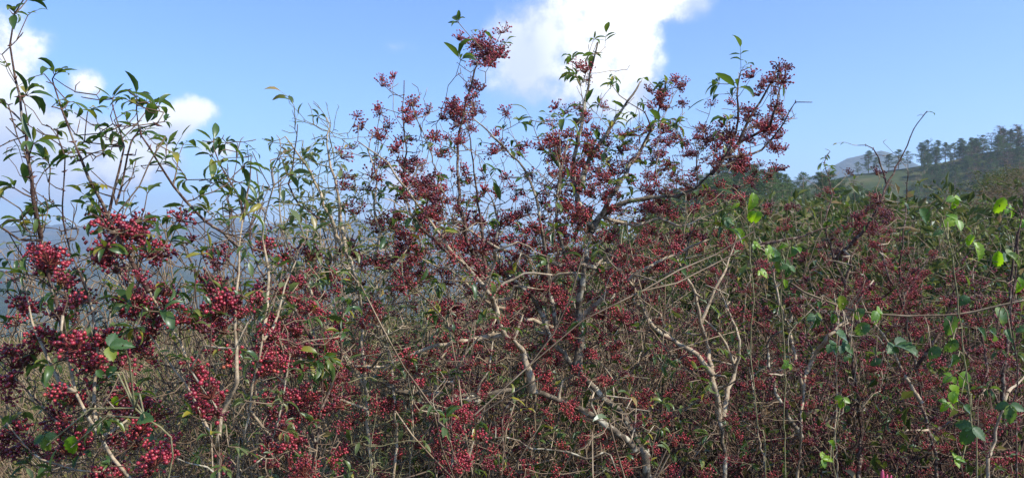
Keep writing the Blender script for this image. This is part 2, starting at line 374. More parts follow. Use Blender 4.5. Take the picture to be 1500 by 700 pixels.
# ------------------------------------------------------------------ berry clusters (shared meshes)
def berry_bunch(n, rc, br, ico, k):
    mb = MB(); vs0, fs0 = ico; pts = []
    for i in range(n):
        for _ in range(12):
            v = rv(); v.z = abs(v.z)*.9 - .25; v.normalize(); q = v*rc*(rnd.uniform(.25, 1.25)**.7); q.z *= .8
            if all((q-o).length > br*1.75 for o in pts): break
        pts.append(q)
        s = br*rnd.choice([rnd.uniform(.85, 1.15), rnd.uniform(.6, 1.2)]); rot = Matrix.Rotation(rnd.uniform(0, 6.28), 3, rv().normalized())
        sc = Vector((1, 1, rnd.uniform(.86, 1.08)))
        mb.add([q + rot @ Vector((a.x*s*sc.x, a.y*s*sc.y, a.z*s*sc.z)) for a in vs0], fs0, 0)
        if k:
            mid = q*.5 + rv(rc*.06) + Vector((0, 0, -rc*.1))
            tube(mb, [Vector((0, 0, -rc*.35)), mid, q], [.0007, .00055, .0005], 3, 1, cap=False)
    return mb
BUNCH = {}
def make_bunches():
    for key, mat, ico, cnt, rc, nb in (('near', 'berry_near', ICO2, (14, 32), (.011, .021), 10), ('mid', 'berry_mid', ICO1, (24, 44), (.018, .030), 8),
                                       ('dark', 'berry_dark', ICO1, (18, 34), (.016, .026), 5)):
        BUNCH[key] = [berry_bunch(rnd.randint(*cnt), rnd.uniform(*rc), .0025 if key != 'near' else .0024, ico, 1).mesh('berry_cluster', [M[mat], M['pedicel']]) for _ in range(nb)]
make_bunches()

# ------------------------------------------------------------------ hero shrubs, traced stems with real depths
dk_ = 'bark_dark'
class Shrub:
    def __init__(s, label, name, base_px, d, limbs, leaf='leaf_dark', L=.042, twig='bark_twig', berry='mid', cat='shrub', twr=1.0, group='red-berried shrubs at the front'):
        bx = (base_px-750)/F*d
        s.root = tag(empty(name, (bx, d, ground_z(bx, d))), label, cat, group)
        s.d = d; s.leafm = leaf; s.L = L; s.berry = berry; s.twigm = twig; s.twr = twr
        s.P = []; s.Rr = []; s.px = []; s.tw = MB(); s.fo = MB(); s.bt = []; s.limbs = limbs
        for (mat, r0, r1, dd, pts) in limbs:
            d0, d1 = dd; n = len(pts)
            q = [P(x, y, d0+(d1-d0)*i/(n-1) + (rnd.gauss(0, .012*d) if 0 < i < n-1 else 0)) for i, (x, y) in enumerate(pts)]
            if pts[0][1] >= 690:
                g = q[0]; hit = Vector((bx + (g.x-bx)*.35, d + (g.y-d)*.3, ground_z(bx, d)-.03))
                m_ = g*.5 + hit*.5 + Vector((rnd.uniform(-.03, .03), rnd.uniform(-.03, .03), 0))
                q = [hit, m_] + q; ext = 2
            else: ext = 0
            ln = smooth_line(q, .022)
            ln = [p + rv(.0005*d+.09*min(r0*d/F,.01)) if 0 < i < len(ln)-1 else p for i, p in enumerate(ln)]
            k = len(ln); dm = (d0+d1)/2; R0, R1 = r0*dm/F*(1.08 if r0 >= 6.5 and d > 1.5 and d < 2.2 else .85 if r0 > 3.9 and mat != dk_ else .85), max(.0007*dm**.5, r1*dm/F*.38)
            rad = [(R0 + (R1-R0)*(i/(k-1))**.9)*(1+.06*math.sin(i*1.7)+rnd.uniform(-.05, .05)) for i in range(k)]
            if ext:
                for i in range(min(6, k)): rad[i] *= 1 + .08*(6-i)
            mb = MB(); big = R0 > .006
            tube(mb, ln, rad, 10 if big else 7, 0, .05)
            # corky prickle bases and prickles in pairs
            for i in range(2, k-1):
                if rnd.random() < .40:
                    t = (ln[i+1]-ln[i]).normalized(); sd_ = perp(t); sd_ = Matrix.Rotation(rnd.uniform(0, 6.3), 3, t) @ sd_
                    for sg in (1, -1):
                        o = ln[i] + sd_*sg*rad[i]*.85; tip = o + (sd_*sg + t*.25)*rnd.uniform(.004, .008)
                        w = max(.0012, rad[i]*.35)
                        a = perp(sd_)*w; b = t*w*1.4
                        mb.add([o+a, o+b, o-a, o-b, tip], [(0, 1, 4), (1, 2, 4), (2, 3, 4), (3, 0, 4)], 1)
            mb.build('stem', [M[mat], M['thorn']], s.root)
            for p, r_ in zip(ln, rad):
                if p.z > s.root.location.z + .5: s.addn(p, r_)
    def addn(s, p, r_):
        s.P.append(p); s.Rr.append(r_); s.px.append((750+F*p.x/p.y, 350-(p.z-EYE)*F/p.y))
    def arr(s):
        s.A = np.array([tuple(p) for p in s.P]); s.PX = np.array(s.px)
    def nearest(s, t):
        if len(s.A) != len(s.P):
            if len(s.P)-len(s.A) > 0: s.A = np.vstack([s.A, np.array([tuple(p) for p in s.P[len(s.A):]])])
        df = s.A - np.array(tuple(t)); dist = np.sqrt((df[:, 0]*1.15)**2 + (df[:, 1]*1.15)**2 + (df[:, 2]*.95)**2) + np.maximum(df[:, 2], 0)*1.2
        return int(dist.argmin())
    def twig_to(s, t, r_end=.0008, spur=.35):
        i = s.nearest(t); p0 = s.P[i]; L = (t-p0).length
        if L < .006: return p0
        r0 = min(s.Rr[i]*.7, (.0012 + .007*L)*s.twr); r0 = max(r0, .0010*s.twr)
        c = p0*.55 + t*.45 + Vector((0, 0, -.06*L)) + rv(.06*L); n = max(2, int(L/.024)); pts = []; w = rv(.004*min(1, L*9))
        for k in range(n+1):
            u = k/n; q = p0*(1-u)**2 + c*(2*u*(1-u)) + t*u*u
            if 0 < k < n: q = q + w*(1 if k % 2 else -1)*rnd.uniform(.2, 1) + rv(.0012 + .003*L)
            pts.append(q)
        rad = [r0 + (r_end*s.twr-r0)*(k/n) for k in range(n+1)]
        tube(s.tw, pts, rad, 5 if r0 > .002 else 4, 0)
        for k in range(1, n+1):
            s.addn(pts[k], rad[k])
            if rnd.random() < spur:
                t_ = (pts[k]-pts[k-1]).normalized(); dv = (t_*.5 + rv(.7) + Vector((0, 0, .3))).normalized(); l = rnd.uniform(.008, .03)
                tube(s.tw, [pts[k], pts[k]+dv*l*.5+rv(.002), pts[k]+dv*l+rv(.003)], [rad[k]*.8, .0009*s.twr, .0006*s.twr], 4, 0)
            elif rnd.random() < .18:
                t_ = (pts[k]-pts[k-1]).normalized(); sd_ = Matrix.Rotation(rnd.uniform(0, 6.3), 3, t_) @ perp(t_)
                tube(s.tw, [pts[k], pts[k]+sd_*rnd.uniform(.004, .008)], [.0009, .0003], 3, 0)
        return pts[-2]
    def branch_to(s, t, r0, mat):
        i = s.nearest(t); p0 = s.P[i]; L = (t-p0).length
        if L < .05: return
        c1 = p0.lerp(t, .35) + Vector((rnd.gauss(0, .12), rnd.gauss(0, .05), rnd.gauss(.04, .08)))*L
        c2 = p0.lerp(t, .7) + Vector((rnd.gauss(0, .12), rnd.gauss(0, .05), rnd.gauss(.05, .08)))*L
        ln = smooth_line([p0, c1, c2, t], .022); k = len(ln); ln = [p + rv(.0014) if 0 < j < k-1 else p for j, p in enumerate(ln)]
        r0 = min(r0, s.Rr[i]*.8+.0006); rad = [(r0*(1-.62*(j/(k-1))))*rnd.uniform(.93, 1.1) for j in range(k)]
        mb = MB(); tube(mb, ln, rad, 7); mb.build('branch', M[mat], s.root)
        for j in range(1, k): s.addn(ln[j], rad[j])
    def tuft(s, t, prev, kind, size=1.0):
        ax = (t-prev).normalized() if (t-prev).length > 1e-4 else Vector((0, 0, 1))
        L = s.L*size
        if kind == 'tuft':
            n = rnd.randint(4, 7)
            for k in range(n):
                a = k*2.4+rnd.uniform(-.4, .4); e = perp(ax); side = Matrix.Rotation(a, 3, ax) @ e
                d = (ax*rnd.uniform(.25, 1.1) + side*rnd.uniform(.6, 1.1) + Vector((0, 0, .35))).normalized(); l = L*rnd.uniform(.55, 1.15)
                st = t + d*l*.15; tube(s.tw, [t, st], [.0007*s.twr, .0005], 3, 0, cap=False)
                leaf(s.fo, st, d, Vector((0, 0, 1))+rv(.35), l, l*rnd.uniform(.32, .5), rnd.uniform(.1, 1.2), rnd.uniform(.3, 1.0), 0, .012)
        else:
            d = (ax*.6 + rv(.55) + Vector((0, 0, .25))).normalized(); rl = L*rnd.uniform(.8, 1.7); pr = rnd.randint(1, 3)
            e1 = d.cross(Vector((0, 0, 1))); e1 = e1.normalized() if e1.length > .01 else Vector((1, 0, 0))
            c = [t, t+d*rl*.5, t+d*rl+Vector((0, 0, -rl*.22))]
            tube(s.tw, c, [.0007*s.twr, .0006*s.twr, .0004*s.twr], 3, 0, cap=False)
            for k in range(pr):
                p = c[0].lerp(c[2], .35+.5*k/pr)+Vector((0, 0, rl*.06))
                for sg in (1, -1):
                    l = L*rnd.uniform(.45, .85)
                    leaf(s.fo, p, (d*.5+e1*sg+rv(.18)).normalized(), Vector((0, 0, 1))+rv(.3), l, l*rnd.uniform(.3, .42), rnd.uniform(.1, .9), rnd.uniform(.15, .6), 0, .01)
            l = L*rnd.uniform(.7, 1.1); leaf(s.fo, c[2], (d+Vector((0, 0, -.3))).normalized(), Vector((0, 0, 1))+rv(.3), l, l*.36, rnd.uniform(.2, .9), rnd.uniform(.15, .6), 0, .01)
    def finish(s):
        s.tw.build('twigs', M[s.twigm], s.root)
        if s.fo.v: s.fo.build('foliage', M[s.leafm], s.root)
        b = sorted(s.bt, key=lambda q: q[0].y/q[3]); inv = s.root.matrix_world.inverted()
        for (p, key, me, sc, rot) in b[:95]:
            o = bpy.data.objects.new('berry_cluster', me); COL.objects.link(o); o.parent = s.root; o.matrix_parent_inverse = inv
            o.location = p; o.rotation_euler = rot; o.scale = (sc, sc, sc)
        if len(b) > 95:
            mb = MB(); mats = [M['berry_near'], M['berry_mid'], M['berry_dark'], M['pedicel']]; ix = {'near': 0, 'mid': 1, 'dark': 2}
            for (p, key, me, sc, rot) in b[95:]:
                mt = Matrix.Translation(p) @ rot.to_matrix().to_4x4() @ Matrix.Scale(sc, 4)
                mb.v.extend([mt @ v.co for v in me.vertices]); o = len(mb.v)-len(me.vertices)
                for pl in me.polygons: mb.f.append(tuple(i+o for i in pl.vertices)); mb.mi.append(3 if pl.material_index else ix[key])
            tag(mb.build('berry_clusters', mats, s.root), kind='stuff')
from mathutils import Euler
SH = []
def shrub(*a, **k): SH.append(Shrub(*a, **k)); return SH[-1]
pl, gy, dk = 'bark_pale', 'bark_grey', 'bark_dark'
shrub('berry shrub at the far left with a dark thorny shoot reaching the top', 'pepper_shrub', 185, 1.0, [
    (pl, 9, 5.5, (1.0, .98), [(192,702),(165,670),(148,645),(128,610),(112,575),(103,545),(100,518)]),
    (dk, 5.5, 4, (.98, .96), [(101,525),(94,490),(86,455),(74,420),(67,385),(60,345)]),
    (dk, 4.2, 2, (.96, .92), [(60,348),(49,290),(40,230),(33,170),(23,115),(16,66),(24,20),(42,-12)]),
    (pl, 3.6, 2.5, (1.0, 1.03), [(143,640),(138,590),(141,545),(143,505),(136,460),(120,400)]),
    (pl, 4.8, 3, (1.0, 1.05), [(165,692),(130,690),(95,684),(60,672),(38,652),(14,622),(-8,600)]),
    (pl, 3.4, 2.6, (.98, 1.02), [(112,575),(86,560),(72,530),(58,498),(47,470),(40,430),(36,380)]),
    (dk, 2.6, 1.6, (1.02, 1.1), [(110,640),(76,612),(48,580),(22,555),(-10,520)]),
    (dk, 2.4, 1.3, (.96, .9), [(62,352),(30,348),(0,330),(-20,320)]),
    (dk, 2.0, 1.2, (1.1, 1.1), [(141,515),(130,440),(98,350),(92,300),(95,230),(84,200)]),
    (dk, 1.6, 1.0, (.94, .95), [(34,180),(20,165),(0,150),(-14,146)])], L=.028, berry='near', twig='bark_shoot', twr=.85)
shrub('long-stemmed berry shrub second from the left with diagonal shoots crossing above', 'pepper_shrub', 322, 1.08, [
    (pl, 6, 4.2, (1.08, 1.0), [(320,702),(320,660),(318,635),(322,608),(300,575),(280,540),(262,500),(240,460),(218,425)]),
    (dk, 4.4, 2.4, (1.0, .95), [(218,427),(190,380),(165,335),(150,300),(130,260),(110,210),(90,160),(78,122)]),
    (pl, 4.6, 3.2, (1.08, 1.12), [(320,640),(322,608),(338,580),(347,560),(346,510),(345,455),(350,400),(350,355),(356,318)]),
    (dk, 3.2, 1.6, (1.1, .98), [(350,362),(328,342),(302,325),(272,295),(240,250),(218,215),(203,185),(200,160)]),
    (pl, 3.2, 2.4, (1.1, 1.12), [(312,690),(304,640),(292,605),(280,580),(262,540),(256,505)]),
    (dk, 2.6, 1.4, (1.0, 1.02), [(158,320),(166,290),(176,250),(181,215),(172,185),(164,152)]),
    (dk, 2.0, 1.2, (1.0, .98), [(170,300),(184,250),(190,205),(206,188),(228,182),(240,165)]),
    (pl, 2.6, 1.8, (1.06, 1.0), [(310,640),(290,595),(270,560),(240,520),(212,480),(190,440),(178,400)]),
    (dk, 2.4, 1.6, (1.12, 1.15), [(356,320),(352,290),(335,262),(322,240),(312,214)]),
    (dk, 2.0, 1.2, (1.12, 1.15), [(356,325),(360,300),(366,262),(368,228)])], L=.028, berry='near', twig='bark_shoot', twr=.85)
shrub('pale straight single-stemmed berry shrub standing third from the left', 'pepper_shrub', 352, 1.25, [
    (pl, 5.5, 4, (1.25, 1.25), [(347,702),(358,650),(364,608),(372,560),(384,500),(389,465)]),
    (pl, 3.2, 2, (1.25, 1.3), [(387,480),(393,430),(392,390),(385,350),(390,310),(400,270),(396,235)]),
    (pl, 2.6, 1.6, (1.25, 1.35), [(384,500),(400,480),(412,440),(425,400),(440,370),(452,330)]),
    (pl, 2.4, 1.6, (1.25, 1.3), [(366,600),(385,625),(400,640),(410,600),(418,560),(425,520)]),
    (dk, 2.0, 1.2, (1.3, 1.4), [(390,410),(372,380),(366,330),(380,290),(376,250)])], L=.032, berry='near', leaf='leaf_pale')
shrub('slender pale-leaved shrub of many whitish upright stems left of the middle', 'pepper_shrub', 545, 1.8, [
    (pl, 6, 4.2, (1.8, 1.8), [(544,702),(540,640),(538,574),(532,520),(530,471),(524,414),(507,369)]),
    (pl, 4.2, 2.6, (1.8, 1.75), [(507,369),(492,345),(484,320),(473,300),(462,268),(448,240),(430,220),(418,200)]),
    (pl, 3.6, 2.2, (1.8, 1.85), [(507,369),(500,330),(497,290),(490,262),(480,225),(482,185),(478,172)]),
    (pl, 5, 3.2, (1.85, 1.9), [(578,702),(581,650),(578,600),(575,560),(570,510),(560,470),(552,430),(548,380)]),
    (pl, 3, 1.8, (1.8, 1.8), [(530,471),(545,440),(560,410),(580,385),(600,360)]),
    (pl, 3.2, 2, (1.8, 1.7), [(538,574),(520,540),(500,515),(478,480),(460,440),(440,400),(420,360),(410,310),(412,260)]),
    (pl, 2.6, 1.6, (1.85, 1.9), [(548,380),(556,340),(548,300),(552,260),(540,225),(546,196)]),
    (pl, 2.8, 1.8, (1.9, 1.9), [(600,702),(606,640),(604,590),(612,540),(620,500),(628,460)]),
    (dk, 2.2, 1.4, (1.8, 1.7), [(484,330),(466,320),(440,300),(424,270),(430,240),(434,200),(436,182)]),
    (pl, 2.4, 1.5, (1.75, 1.7), [(540,600),(500,585),(470,570),(445,575),(425,600),(410,570)])], L=.034, leaf='leaf_pale', twig='bark_green', berry='mid')
shrub('big spreading red-berried shrub in the middle with thick lichened limbs forking low', 'pepper_shrub', 945, 2.1, [
    (gy, 12.5, 8.5, (2.15, 2.1), [(948,705),(938,660),(922,625),(902,600),(872,570),(846,545),(825,518),(806,494),(800,470)]),
    (gy, 11, 8, (2.05, 1.95), [(950,702),(930,655),(900,632),(862,606),(830,590),(795,576),(760,570),(730,573),(700,585)]),
    (gy, 8, 5.5, (1.95, 1.85), [(700,585),(668,582),(640,578),(612,574),(585,573),(560,560)]),
    (pl, 6.5, 5.5, (1.95, 1.85), [(779,572),(775,545),(766,515),(754,498),(738,490)]),
    (pl, 5.5, 4.5, (1.85, 1.75), [(740,491),(705,495),(672,501),(640,508),(600,520),(560,536),(520,536)]),
    (pl, 4.5, 2.4, (1.85, 1.75), [(740,491),(733,477),(727,450),(708,420),(684,392),(656,362),(630,322),(596,280),(566,240),(524,207)]),
    (gy, 7, 6, (2.1, 2.1), [(846,547),(850,500),(846,455),(853,415),(861,365),(868,335)]),
    (pl, 5, 3.6, (2.1, 2.0), [(848,470),(880,438),(905,420),(940,395),(990,372),(1035,352)]),
    (gy, 6, 4.2, (2.1, 2.0), [(866,340),(880,318),(910,298),(950,290),(990,286),(1020,275),(1045,250)]),
    (dk, 4.2, 2, (2.0, 1.9), [(1042,255),(1065,225),(1090,205),(1118,190),(1134,168),(1143,130),(1152,92)]),
    (dk, 2.8, 1.4, (1.95, 1.9), [(1060,232),(1100,226),(1128,206),(1148,180),(1165,150),(1190,150)]),
    (dk, 2.6, 1.4, (1.95, 1.95), [(1055,240),(1072,212),(1082,175),(1080,140),(1086,104),(1100,98)]),
    (dk, 3, 1.6, (2.0, 1.95), [(1080,212),(1095,180),(1112,150),(1130,120),(1140,95),(1130,90)]),
    (gy, 5.6, 3, (2.1, 2.05), [(868,335),(852,310),(842,275),(840,240),(848,200),(857,150),(864,110),(876,62)]),
    (gy, 5, 3, (2.1, 2.1), [(848,280),(862,240),(880,208),(900,178),(920,150),(938,120)]),
    (gy, 4.5, 2.6, (2.1, 2.15), [(880,318),(905,270),(928,235),(948,205),(962,170),(972,140),(975,118)]),
    (dk, 4.6, 2.4, (1.95, 1.85), [(735,482),(722,440),(700,395),(682,340),(673,285),(670,225),(679,164),(692,120),(704,74)]),
    (dk, 3.2, 1.8, (1.9, 1.85), [(712,400),(704,330),(697,270),(690,220),(684,176)]),
    (gy, 4, 2.2, (2.0, 1.95), [(816,480),(806,430),(800,380),(790,320),(776,262),(750,228),(718,196),(688,168)]),
    (dk, 3.0, 1.4, (1.8, 1.8), [(660,372),(636,350),(606,320),(592,270),(594,205),(590,160),(592,118)]),
    (pl, 4.4, 3, (2.1, 2.0), [(872,392),(850,385),(821,389),(787,377),(756,372),(722,360),(690,340),(660,330)]),
    (pl, 4, 2.4, (2.1, 2.0), [(810,480),(780,470),(740,455),(700,430),(670,400),(640,390),(600,370)]),
    (gy, 4.4, 2.6, (2.1, 2.05), [(804,490),(790,450),(765,420),(740,400),(722,370),(730,330),(720,290)]),
    (pl, 3.6, 2, (2.1, 2.1), [(884,318),(930,330),(965,320),(1000,330),(1030,318),(1060,306)]),
    (gy, 4, 2.6, (2.1, 2.0), [(853,420),(830,380),(818,340),(815,300),(820,250),(816,205)]),
    (gy, 4, 2.4, (2.0, 1.9), [(905,690),(860,670),(820,660),(780,655),(740,640),(700,650),(650,640)]),
    (dk, 3.2, 1.6, (2.0, 1.9), [(760,572),(740,600),(735,640),(745,690)]),
    (gy, 3.6, 2.2, (2.1, 2.0), [(778,560),(784,530),(792,512),(800,490)]),
    (pl, 3.4, 2, (1.9, 1.9), [(700,585),(704,560),(716,540),(722,500)]),
    (dk, 2.6, 1.4, (2.1, 2.1), [(925,240),(940,215),(952,190),(945,165),(920,150)])], L=.044, berry='mid')
shrub('wiry tan-stemmed berry shrub just right of the thick lichened trunk', 'pepper_shrub', 1055, 2.25, [
    (gy, 10, 7, (2.25, 2.25), [(1062,702),(1060,660),(1055,622),(1050,600)]),
    (pl, 5.5, 3.4, (2.25, 2.2), [(1054,612),(1045,560),(1038,515),(1027,472),(1018,430),(1000,395),(985,365),(975,345)]),
    (pl, 5.2, 3, (2.2, 2.1), [(1044,548),(1020,520),(985,498),(957,480),(942,450),(922,412),(898,388),(872,386)]),
    (pl, 4.6, 2.8, (2.25, 2.3), [(1060,610),(1068,570),(1076,540),(1062,505),(1044,478),(1020,462)]),
    (pl, 3.4, 2, (2.25, 2.3), [(1027,472),(1045,430),(1060,400),(1072,370),(1080,340)]),
    (pl, 3, 1.8, (2.3, 2.35), [(1076,545),(1084,500),(1070,460),(1056,430),(1048,400)]),
    (dk, 2.6, 1.6, (2.2, 2.1), [(985,498),(960,488),(930,484),(900,490)]),
    (dk, 2.4, 1.4, (2.2, 2.2), [(1000,400),(1010,350),(1018,300),(1022,250),(1020,210),(1030,190)])], L=.04)
shrub('reddish twiggy shrub with two bare pale forked stems at right of middle', 'pepper_shrub', 1170, 2.5, [
    (pl, 5, 4, (2.5, 2.5), [(1168,702),(1172,660),(1174,620),(1176,580),(1180,545)]),
    (pl, 4, 2.6, (2.5, 2.4), [(1180,548),(1192,520),(1212,492),(1238,468),(1258,440),(1280,410)]),
    (pl, 3.6, 2.2, (2.5, 2.5), [(1177,575),(1166,530),(1158,490),(1146,455),(1136,420),(1126,380),(1112,350)]),
    (pl, 3.2, 2, (2.55, 2.6), [(1120,702),(1112,640),(1106,600),(1100,550),(1092,500),(1090,450),(1100,400)]),
    (gy, 4.6, 2.6, (2.5, 2.4), [(1174,640),(1150,600),(1132,560),(1125,500),(1160,480),(1200,470),(1150,470),(1110,480)][:5]),
    (dk, 3.2, 1.8, (2.5, 2.5), [(1110,358),(1150,352),(1190,340),(1220,330)]),
    (pl, 3, 1.8, (2.45, 2.4), [(1225,702),(1222,640),(1226,580),(1224,530),(1230,480),(1222,430)])], L=.04)
shrub('leaning shrub with a crimson berry mass under a lone bare shoot against the sky', 'pepper_shrub', 1235, 2.6, [
    (dk, 5.5, 4, (2.6, 2.6), [(1258,702),(1262,640),(1256,580),(1246,520),(1238,460),(1240,410),(1250,370)]),
    (dk, 3.2, 1.0, (2.6, 2.5), [(1225,380),(1252,352),(1275,325),(1290,300),(1300,270),(1322,228),(1338,190),(1358,163)]),
    (dk, 1.7, 1.0, (2.55, 2.5), [(1298,268),(1290,240),(1278,218),(1256,213)]),
    (dk, 2.2, 1.3, (2.6, 2.6), [(1325,450),(1318,400),(1322,350),(1328,300),(1330,250)]),
    (dk, 2.2, 1.3, (2.6, 2.7), [(1240,420),(1222,380),(1210,330),(1218,280),(1208,240),(1216,222)]),
    (dk, 3, 2, (2.6, 2.4), [(1240,470),(1270,450),(1300,430),(1330,405),(1362,378)])], L=.036)
shrub('dense crimson-fruited shrub near the right edge below the bramble cane', 'pepper_shrub', 1370, 2.4, [
    (dk, 5, 3.6, (2.4, 2.4), [(1372,702),(1362,640),(1350,590),(1342,540),(1330,490),(1320,440),(1300,400),(1290,360)]),
    (pl, 4, 2.4, (2.4, 2.35), [(1350,590),(1320,540),(1300,500),(1280,470),(1262,440)]),
    (dk, 3.4, 2, (2.4, 2.3), [(1342,540),(1368,500),(1388,460),(1400,420),(1404,390)]),
    (dk, 3, 1.8, (2.45, 2.5), [(1410,702),(1400,640),(1404,580),(1390,520)]),
    (dk, 3, 1.8, (2.4, 2.3), [(1362,640),(1400,610),(1430,600),(1452,610)]),
    (dk, 3, 1.8, (2.5, 2.5), [(1320,440),(1340,410),(1352,390),(1364,374)])], L=.036, berry='mid')
shrub('shrub at the right edge with a thick broken pale stem low down', 'pepper_shrub', 1450, 2.2, [
    (pl, 7.5, 5, (2.2, 2.2), [(1446,702),(1452,660),(1458,632),(1466,600),(1476,575)]),
    (dk, 4, 2.2, (2.2, 2.2), [(1470,590),(1470,540),(1478,490),(1480,430),(1486,370),(1496,320),(1500,280)]),
    (dk, 3, 2, (2.2, 2.2), [(1466,600),(1450,560),(1440,500),(1430,450),(1426,400)]),
    (pl, 3, 2, (2.2, 2.3), [(1476,575),(1490,560),(1510,540)])], L=.036, berry='mid')
shrub('low bright-fruited shrub at the bottom, left of the big spreading one', 'pepper_shrub', 655, 1.7, [
    (dk, 4.4, 3, (1.7, 1.7), [(662,702),(664,660),(660,620),(662,580),(668,540),(672,510),(664,480)]),
    (pl, 3, 1.8, (1.7, 1.65), [(668,545),(680,520),(696,500),(710,480)]),
    (pl, 3, 1.8, (1.7, 1.7), [(663,670),(680,690),(690,660),(700,620),(712,590)][::1]),
    (dk, 2.6, 1.6, (1.7, 1.6), [(662,640),(640,610),(622,590),(610,560)])], L=.036, berry='near')
shrub('dusky berry-laden shrub between the single-stemmed and the whitish-stemmed ones', 'pepper_shrub', 460, 1.45, [
    (dk, 4.6, 3.2, (1.45, 1.45), [(458,702),(464,650),(470,600),(472,550),(462,500),(452,460)]),
    (dk, 3.2, 2, (1.45, 1.4), [(462,505),(440,470),(424,430),(416,390),(404,350)]),
    (pl, 2.8, 1.6, (1.45, 1.4), [(447,530),(425,521),(412,500),(406,478)]),
    (dk, 3, 2, (1.45, 1.5), [(470,600),(488,560),(500,520),(496,470),(488,430)]),
    (dk, 3, 2, (1.45, 1.4), [(464,650),(440,610),(428,570),(420,530)])], L=.04, berry='mid')
for s in SH: s.arr()

# densities per 50-pixel cell of the picture, read off the photograph
BER = ["000000000000000000000000000000",
       "000000000000013000000000000000",
       "000000000001010000020020000000",
       "000000000001040002203003400000"[:30],
       "000000000003421136623555200000"[:30],
       "000000000000522333766455310100"[:30],
       "001151210036544456644520112700"[:30],
       "160253352012463467635512234540"[:30],
       "353375667453323346352111123562"[:30],
       "466475667653323373212332345333"[:30],
       "567434456532322332122233333433"[:30],
       "334535238632343222222222223333"[:30],
       "625342222332363222222222222443"[:30],
       "335461222222252222222222222233"[:30]]
BER = """
0 0 0 0 0 0 0 0 0 0 0 0 0 0 0 0 0 0 0 0 0 0 0 0 0 0 0 0 0 0
0 0 0 0 0 0 0 0 0 0 0 0 0 1 5 0 0 0 0 0 0 0 0 0 0 0 0 0 0 0
0 0 0 0 0 0 0 0 0 0 0 1 0 2 1 0 0 1 0 3 0 0 4 0 0 0 0 0 0 0
0 0 0 0 0 0 0 0 0 0 1 2 1 4 1 0 3 3 1 4 2 4 5 0 0 0 0 0 0 0
0 0 0 0 0 0 0 0 0 0 1 4 4 2 1 2 6 7 3 5 5 6 3 0 0 0 0 0 0 0
0 0 0 0 0 0 0 0 0 0 3 2 6 3 3 4 7 7 3 5 4 4 1 0 1 1 0 0 0 0
0 0 1 5 1 2 1 0 0 0 4 6 5 4 4 5 7 5 5 6 2 1 1 2 1 7 1 0 0 0
1 6 2 5 3 3 5 3 1 3 4 7 4 5 6 6 7 4 6 6 1 2 2 3 4 5 4 0 0 0
3 5 3 3 7 5 6 6 4 5 4 4 3 4 4 5 6 4 6 3 1 1 1 2 3 5 6 2 4 2
4 6 6 3 7 5 6 6 6 5 3 3 2 4 4 4 7 4 3 1 2 3 3 2 3 4 5 3 3 2
5 6 7 4 3 4 4 5 6 5 4 3 3 4 3 4 4 2 2 2 2 2 3 2 3 3 3 4 3 3
3 3 4 5 3 5 2 3 5 6 4 3 3 4 2 2 3 2 3 2 2 2 2 2 2 2 2 3 3 3
6 2 5 3 4 5 2 2 3 3 3 3 3 6 3 2 2 2 2 2 1 2 2 2 2 2 2 4 4 4
3 3 5 4 6 2 2 2 2 2 3 3 2 5 3 2 2 2 3 2 1 2 2 2 2 2 2 3 3 3"""
LEA = """
2 0 0 0 0 0 0 0 0 0 0 0 0 0 0 0 0 0 0 0 0 0 0 0 0 0 0 0 0 0
1 0 0 0 0 0 0 0 0 0 0 0 0 1 0 0 1 1 0 0 0 0 0 0 0 0 0 0 0 0
1 2 0 3 4 1 0 0 0 0 0 0 0 0 0 0 1 2 0 2 0 2 0 0 0 0 0 0 0 0
3 4 3 5 4 1 0 0 1 1 0 0 0 0 2 3 3 4 3 4 1 1 0 0 0 0 0 0 0 0
3 5 4 5 4 1 3 3 5 4 2 2 1 1 3 2 3 4 5 3 1 0 0 0 1 0 0 0 0 0
4 4 5 5 2 2 5 5 6 6 4 3 2 1 1 2 2 2 4 3 3 1 0 0 3 1 2 0 0 0
4 4 5 4 4 3 5 4 6 6 5 3 2 1 1 1 2 1 2 1 1 2 1 2 2 3 3 2 0 0
3 3 3 3 4 3 3 3 4 5 5 3 2 1 1 1 1 1 1 1 1 2 2 2 2 3 2 2 2 2
4 2 5 3 2 3 2 3 3 3 4 2 2 1 1 1 1 1 1 1 1 1 1 1 1 1 1 2 2 2
2 3 3 5 3 2 2 2 2 2 2 2 2 1 1 1 1 1 1 1 1 1 1 1 1 1 1 1 1 1
2 1 3 3 1 1 1 2 2 3 1 2 1 1 1 1 1 1 1 1 1 1 1 1 1 1 1 1 1 1
1 1 2 3 2 1 1 2 1 2 1 1 1 1 1 1 1 1 1 1 1 1 1 1 1 1 1 1 1 1
2 1 3 1 2 1 1 1 1 1 1 2 1 1 1 1 1 1 2 1 1 1 1 1 1 1 1 1 1 1
1 1 1 1 1 1 2 1 1 1 1 1 1 1 1 1 1 1 1 1 1 1 1 1 1 1 1 1 1 1"""
